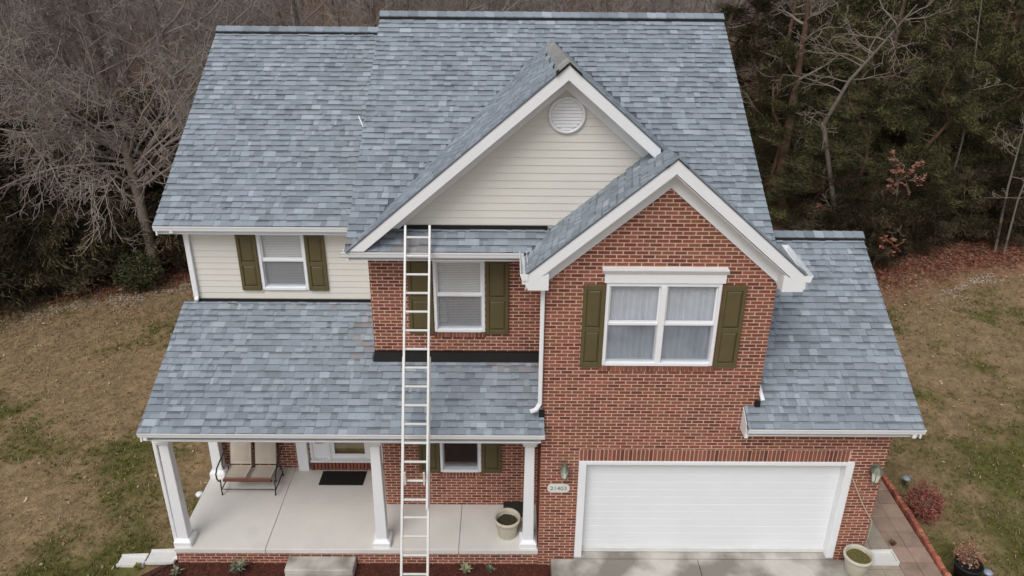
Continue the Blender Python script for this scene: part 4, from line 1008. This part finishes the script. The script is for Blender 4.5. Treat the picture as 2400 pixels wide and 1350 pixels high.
# ------------------------------------------------------------------ trees
def branch(mbT, mbC, p, d, L, r0, lvl, maxl, r, P):
    """one limb with its side limbs; trunk goes to mbT, the rest to mbC"""
    seg = P['seg'][min(lvl, len(P['seg'])-1)]; pts = [Vector(p)]; dirs = [Vector(d).normalized()]; st_ = L/seg
    for i in range(seg):
        dd = dirs[-1]+Vector((r.gauss(0, 1), r.gauss(0, 1), r.gauss(0, 1)))*P['wob'][min(lvl, len(P['wob'])-1)]+Vector((0, 0, P['lift'][min(lvl, len(P['lift'])-1)]))
        dd.normalize(); dirs.append(dd); pts.append(pts[-1]+dd*st_)
    tip = max(r0*P['tip'][min(lvl, len(P['tip'])-1)], P['rmin']); rads = [r0+(tip-r0)*(i/seg) for i in range(seg+1)]
    (mbT if lvl == 0 else mbC).tube(pts, rads, P['sides'][min(lvl, len(P['sides'])-1)])
    if lvl >= maxl: return
    n = P['n'][lvl]
    for k in range(n):
        t_ = P['start'][lvl]+(1-P['start'][lvl])*(k+r.random())/n; f = t_*seg; i = min(int(f), seg-1); q = pts[i].lerp(pts[i+1], f-i); dd = dirs[i+1]
        ax = dd.orthogonal().normalized(); ax = Matrix.Rotation(r.uniform(0, 6.2832), 3, dd) @ ax
        an = R_(P['ang'][lvl]+r.uniform(-16, 16)); nd = dd*math.cos(an)+ax*math.sin(an)
        if lvl == 0: nd.z = max(nd.z, P.get('minz', -.2))
        rr_ = (r0+(tip-r0)*t_)*P['rr'][lvl]
        branch(mbT, mbC, q, nd, L*P['len'][lvl]*r.uniform(.65, 1.25)*(1-.35*t_), max(rr_, P['rmin']), lvl+1, maxl, r, P)
def bare_tree(name, loc, P, seed, label, group=None, h=10., r0=.16, d=(0, 0, 1), maxl=4, bark='bark', twig='twig'):
    r = random.Random(seed); T_, C_ = MB(), MB(); branch(T_, C_, (0, 0, -.1), d, h, r0, 0, maxl, r, P)
    t = empty(name, loc, label, 'tree', group)
    for nm, mb, m in (('trunk', T_, bark), ('crown', C_, twig)):
        o = bpy.data.objects.new(nm, mb.mesh(nm, m, True)); col.objects.link(o); o.parent = t
    return t
PB_ = dict(seg=[9, 6, 4, 3, 2], wob=[.06, .16, .22, .25, .25], lift=[.02, .04, .03, .0, -.02], tip=[.25, .3, .35, .5, .6], rmin=.0075, sides=[8, 5, 4, 3, 3],
           n=[15, 8, 6, 4], start=[.22, .2, .15, .1], ang=[58, 48, 45, 42], len=[.46, .46, .48, .5], rr=[.5, .55, .55, .6])
PF_ = dict(PB_); PF_.update(seg=[6, 10, 7, 5, 3], n=[17, 10, 6, 4], tip=[.75, .2, .3, .5, .6], lift=[.02, .012, -.035, -.09, -.10], wob=[.06, .13, .22, .30, .3], start=[.66, .15, .1, .1], ang=[56, 48, 46, 45], len=[1.45, .48, .48, .48], rr=[.36, .48, .5, .6], rmin=.0072, minz=.16)
G = -.40
tree = bare_tree('bare_tree', (-12.55, 12.85, G), PF_, 21, 'large bare spreading tree with tangled twigs left of the house', h=4.8, r0=.185, d=(-.09, -.02, 1), twig='twig_near')
# variants of background bare trees
VAR = []
BL = 'bare grey brown tree deep in the woods'; BG = 'bare trees in the woods'
for i in range(5):
    P = dict(PB_); P['n'] = [17+i % 3, 9, 6, 4]; P['rr'] = [.40, .5, .5, .6]; P['rmin'] = .0085; P['wob'] = [.05+.02*(i % 3), .15, .22, .25, .25]
    VAR.append(bare_tree('bare_tree', (0, 0, G), P, 40+i, BL, BG, h=(11.5, 13, 10, 12, 14)[i], r0=(.12, .15, .10, .13, .16)[i]))
used = set()
def place(var, x, y, s, rz):
    k = id(var); o = var if k not in used else copy_tree(var)
    used.add(k); o.location = (x, y, G); sx = proj((x, y, 4))[0]; base = o['label'].split(',')[0]
    o['label'] = base+(', left of the house' if sx < 480 else ', right of the house' if sx > 1720 else ', above the roof ridges')
    o['group'] = o['group'].split(',')[0]+(', left' if sx < 480 else ', right' if sx > 1720 else ', behind'); o.scale = (s, s, s*rng.uniform(.9, 1.1)); o.rotation_euler = (0, 0, rz); return o
# evergreens
def needles(mb, p, d, n, sz, tones, r):
    k0 = r.choice((.4, .6, .8, 1., 1.25, 1.6))*r.uniform(.8, 1.2)
    for i in range(n):
        q = p+Vector((r.gauss(0, 1), r.gauss(0, 1), r.gauss(0, .6)))*sz*1.1
        e_ = (d*.8+Vector((r.gauss(0, 1), r.gauss(0, 1), r.gauss(0, 1)+.2))*.8).normalized()*sz*r.uniform(.8, 2.0); s = e_.orthogonal().normalized()*sz*.085
        k = k0*r.uniform(.75, 1.25); mb.face([q-s, q+s, q+e_], tuple(c*k for c in r.choice(tones)))
EV = [(.070, .072, .028), (.056, .058, .025), (.105, .098, .032), (.048, .046, .024), (.070, .054, .034)]
def evergreen(name, seed, h, rad, label, group, low=.0, r0=.13, tones=EV, dens=1., cat='tree'):
    r = random.Random(seed); T_, C_, B_ = MB(), MB(), MB(); tops = [Vector((r.gauss(0, .08)*k, r.gauss(0, .08)*k, h*k/8-.1*(k == 0))) for k in range(9)]
    T_.tube(tops, [r0*(1-.85*k/8) for k in range(9)], 7)
    nb = int(46*dens*h/8)
    for i in range(nb):
        t_ = low+(1-low)*((i+r.random())/nb); f = t_*8; k = min(int(f), 7); q = tops[k].lerp(tops[k+1], f-k)
        L = rad*(1-t_*.85)**.75*r.uniform(.55, 1.2)+.15; a_ = r.uniform(0, 6.28); d = Vector((math.cos(a_), math.sin(a_), r.uniform(-.1, .45))).normalized()
        pts = [q, q+d*L*.5+Vector((0, 0, -.04*L)), q+d*L+Vector((0, 0, .02*L))]; B_.tube(pts, [.03, .02, .008], 3)
        m_ = max(3, int(L*5))
        for j in range(m_):
            u = .25+.75*(j+r.random())/m_; c = q.lerp(pts[2], u)+Vector((r.gauss(0, .22), r.gauss(0, .22), r.gauss(0, .12)))*L*.45
            needles(C_, c, d, 58, .15, tones, r)
    t = empty(name, (0, 0, G), label, cat, group)
    for nm, mb, m in (('trunk', T_, 'bark_red'), ('branches', B_, 'bark_red'), ('crown', C_, 'leaf')):
        o = bpy.data.objects.new(nm, mb.mesh(nm, m)); col.objects.link(o); o.parent = t
    return t
EL, EG = 'dark green evergreen tree in the woods', 'evergreens in the woods'
EVV = [evergreen('evergreen_tree', 60+i, (7.5, 9.5, 11.)[i], (2.3, 2.8, 3.0)[i], EL, EG, (.02, .08, .15)[i]) for i in range(3)]
SL, SG = 'dark leafy evergreen shrub at the foot of the woods', 'understory shrubs'
SHV = [evergreen('evergreen_shrub', 70+i, (2.6, 3.4)[i], (1.5, 1.8)[i], SL, SG, 0., .05, [(.072, .062, .034), (.056, .050, .028), (.088, .078, .038), (.075, .052, .036)], 2.2, 'shrub') for i in range(2)]
rt = random.Random(17)
def screen_x(x, y, z=3): return proj((x, y, z))[0]
# left understory along the lawn edge
for i in range(15):
    x = -19.5+i*.62+rt.uniform(-.3, .3); y = edge_y(x)+.9+rt.uniform(0, 1.0)
    if abs(x+12.55) < .7: y += .9
    place(SHV[i % 2], x, y, rt.uniform(.75, 1.15), rt.uniform(0, 6.28))
for i in range(16):
    x = -24+i*1.05+rt.uniform(-.5, .5); y = edge_y(max(-20, x))+3.0+rt.uniform(0, 2.5); place(SHV[i % 2], x, y, rt.uniform(1.1, 1.7), rt.uniform(0, 6.28))
# right understory and evergreens
for i in range(12):
    x = 10.2+i*.85+rt.uniform(-.3, .3); y = edge_y(x)+1.3+rt.uniform(0, 1.2)
    place(SHV[i % 2], x, y, rt.uniform(.5, .95), rt.uniform(0, 6.28))
for i, (x, y, s) in enumerate([(11.0, 16.8, .8), (9.9, 19.5, .8), (10.6, 24, 1.1), (12.4, 32, 1.25), (13.0, 17.5, .85), (14.8, 17.0, .8), (16.6, 18.6, .95), (19.0, 18.8, .9), (21.4, 20.5, 1.0), (11.8, 20.5, 1.), (14.0, 21.8, 1.05), (17.6, 22.5, 1.1), (20.8, 24.5, 1.1), (24, 23, 1.1), (15.6, 26, 1.2), (19.5, 28, 1.2), (23.5, 28.5, 1.2), (27.5, 27, 1.2), (12.2, 27, 1.1), (26, 34, 1.3), (21, 35, 1.3), (16.5, 33, 1.2), (31, 33, 1.3), (-20.5, 17.0, .7), (-25, 19, .8), (-17.2, 19, .6), (30, 42, 1.4), (36, 40, 1.4), (24.5, 43, 1.3)]):
    place(EVV[i % 3], x+rt.uniform(-.4, .4), y, s, rt.uniform(0, 6.28))
# bare woods
row_y = [15.5, 18, 21, 24.5, 28.5, 33, 38, 44, 51, 59, 68, 78]
vi = 0
for j, y in enumerate(row_y):
    dep = (y+11.4)*.907+3.5; x0, x1 = -1260/1850*dep-.6, 1260/1850*dep-.6; stp = 2.5+.055*y; x = x0-rt.uniform(0, stp)
    while x < x1+2:
        xx = x+rt.uniform(-.9, .9); yy = y+rt.uniform(-1.2, 1.2); x += stp; sx = screen_x(xx, yy, 6)
        if 430 < sx < 1760 and y < 27: continue
        if yy < edge_y(max(-24, min(26, xx)))+.8: continue
        if sx > 1750 and y < 50 and rt.random() < (.6 if sx < 1960 else .92): continue
        if abs(xx+12.5) < 1.6 and y < 17: continue
        place(VAR[vi % 5], xx, yy, rt.uniform(.75, 1.15), rt.uniform(0, 6.28)); vi += 1
# far wood: one mass of trunks and twigs
fw_ = MB(); r = random.Random(91)
for i in range(2600):
    y = r.uniform(84, 135); x = r.uniform(-.78, .78)*(y+14); h = r.uniform(9, 17); p = Vector((x, y, G)); top = p+Vector((r.gauss(0, .6), r.gauss(0, .6), h))
    fw_.tube([p, p.lerp(top, .5), top], [.14, .09, .03], 3)
    for k in range(9):
        q = p.lerp(top, r.uniform(.25, .95)); a_ = r.uniform(0, 6.28); e_ = q+Vector((math.cos(a_), math.sin(a_), r.uniform(.2, 1.2)))*r.uniform(1, 2.6); fw_.tube([q, e_], [.05, .015], 3)
tag(fw_.build('far_woodland', 'twig'), 'distant mass of bare brown woodland', 'woodland', kind='stuff')

# individual trees that stand out on the right
def line_tree(name, pts, r0, label, bark, tw='bark', seed=1, nb=14, bl=1.2, leaf=None):
    r = random.Random(seed); base = Vector(pts[0]); t = empty(name, base, label, 'tree'); n = len(pts)
    MB().tube(pts, [r0*(1-.8*k/(n-1)) for k in range(n)], 8).build('trunk', bark, t, True); C_ = MB(); Lf = MB()
    for i in range(nb):
        f = r.uniform(.25, .98)*(n-1); k = int(f); q = Vector(pts[k]).lerp(Vector(pts[min(k+1, n-1)]), f-k); a_ = r.uniform(0, 6.28)
        P = dict(PB_); P['n'] = [0, 5, 4, 3]; st0 = len(C_.v)
        branch(C_, C_, q, (math.cos(a_), math.sin(a_), r.uniform(.1, .6)), bl*r.uniform(.6, 1.3), r0*.25, 1, 3, r, P)
        if leaf and r.random() < .7:
            for v in r.sample(range(st0, len(C_.v)), 48):
                leaf_at(Lf, Vector(C_.v[v])+Vector((0, 0, -.04)), r.uniform(.05, .10), tuple(c*r.uniform(.6, 1.4) for c in leaf), r)
    C_.build('crown', tw, t)
    if leaf: Lf.build('leaves', 'leaf', t)
    return t
def at(px, py, y): return ony(px, py, y)
line_tree('pine_tree', [(10.9, 19.2, G), at(1825, 430, 19.3), at(1848, 300, 19.4), at(1870, 170, 19.5), at(1892, 40, 19.6), at(1900, -120, 19.6)], .27, 'reddish brown pine trunk rising behind the garage roof', 'bark_red', seed=5, nb=12, bl=1.8)
line_tree('birch_sapling', [onz(2332, 588, G), at(2362, 440, 15.7), at(2392, 330, 15.8), at(2430, 190, 15.9)], .055, 'pale slender sapling leaning at the right edge of the woods', 'bark_pale', seed=6, nb=9, bl=.9)
line_tree('birch_sapling', [onz(2352, 596, G), at(2385, 470, 15.4), at(2420, 380, 15.5), at(2450, 250, 15.5)], .045, 'pale sapling just right of the leaning one', 'bark_pale', seed=7, nb=8, bl=.8)
line_tree('birch_sapling', [onz(2228, 560, G)+Vector((0, 1.0, 0)), at(2255, 330, 17.2), at(2283, 150, 17.3), at(2298, 20, 17.4), at(2310, -60, 17.4)], .05, 'thin pale sapling between the dark evergreens', 'bark_pale', seed=8, nb=7, bl=1.1)
line_tree('grey_tree', [(12.0, 16.2, G), at(1930, 290, 16.3), at(1990, 190, 16.0), at(2080, 90, 15.8), at(2150, 10, 15.6)], .10, 'grey leaning tree with bare forked limbs right of the main roof', 'bark_pale', seed=9, nb=16, bl=2.2)
for k, (px, y, ln) in enumerate(((2010, 20, .02), (2140, 18.5, -.03), (2230, 22, .04), (2380, 19, .0), (1770, 22, .05))):
    b_ = at(px, 500, y); b_.z = G
    line_tree('pine_tree', [b_, b_+Vector((ln*3, 0, 3)), b_+Vector((ln*6.5, .1, 6)), b_+Vector((ln*9, .1, 9)), b_+Vector((ln*13, .1, 13))], .15, ('brown trunk among the evergreens above the garage ridge', 'brown trunk behind the rust leaved oak', 'brown trunk left of the thin pale sapling', 'brown trunk at the right border of the picture', 'brown trunk close beside the main roof edge')[k], 'bark_red', seed=30+k, nb=16, bl=1.5)
OAK = (.40, .15, .095)
for (px, py, y, sd_, lab) in ((2105, 430, 15.6, 11, 'oak sapling with rust red leaves in front of the evergreens'), (1945, 520, 14.6, 12, 'oak sapling with rust leaves behind the garage ridge'), (2060, 560, 14.2, 13, 'low oak sapling with rust leaves at the edge of the lawn')):
    c = at(px, py, y); line_tree('oak_sapling', [(c.x, y, G), (c.x+.1, y, c.z*.5), (c.x, y, c.z), (c.x+.1, y, c.z+.7)], .05, lab, 'bark', seed=sd_, nb=9, bl=.75, leaf=OAK)
c = onz(322, 690, G); shrub('round_bush', c.x, c.y+.35, G, .75, .62, 2600, .05, [(.045, .05, .02), (.07, .068, .028), (.03, .034, .016)], 'rounded dark green bush at the lawn edge left of the trunk', seed=14)
c = onz(400, 655, G); shrub('red_bush', c.x, c.y+.9, G, .85, .75, 900, .05, [(.13, .05, .035), (.10, .045, .03)], 'reddish twiggy bush right of the large bare tree', seed=15, tw=120)

lv = Vector((0, -LPI, 1))
def on_left_roof(px, py):
    v = ray(px, py); return CC+v*((Vector((0, LY0, LZ0+.05))-CC).dot(lv)/v.dot(lv))
tag(MB().tube([on_left_roof(840, 272), on_left_roof(846, 285), on_left_roof(851, 297)], [.012, .016, .011], 6, True).build('stick', 'white'), 'small white stick lying on the left wing roof', 'stick')
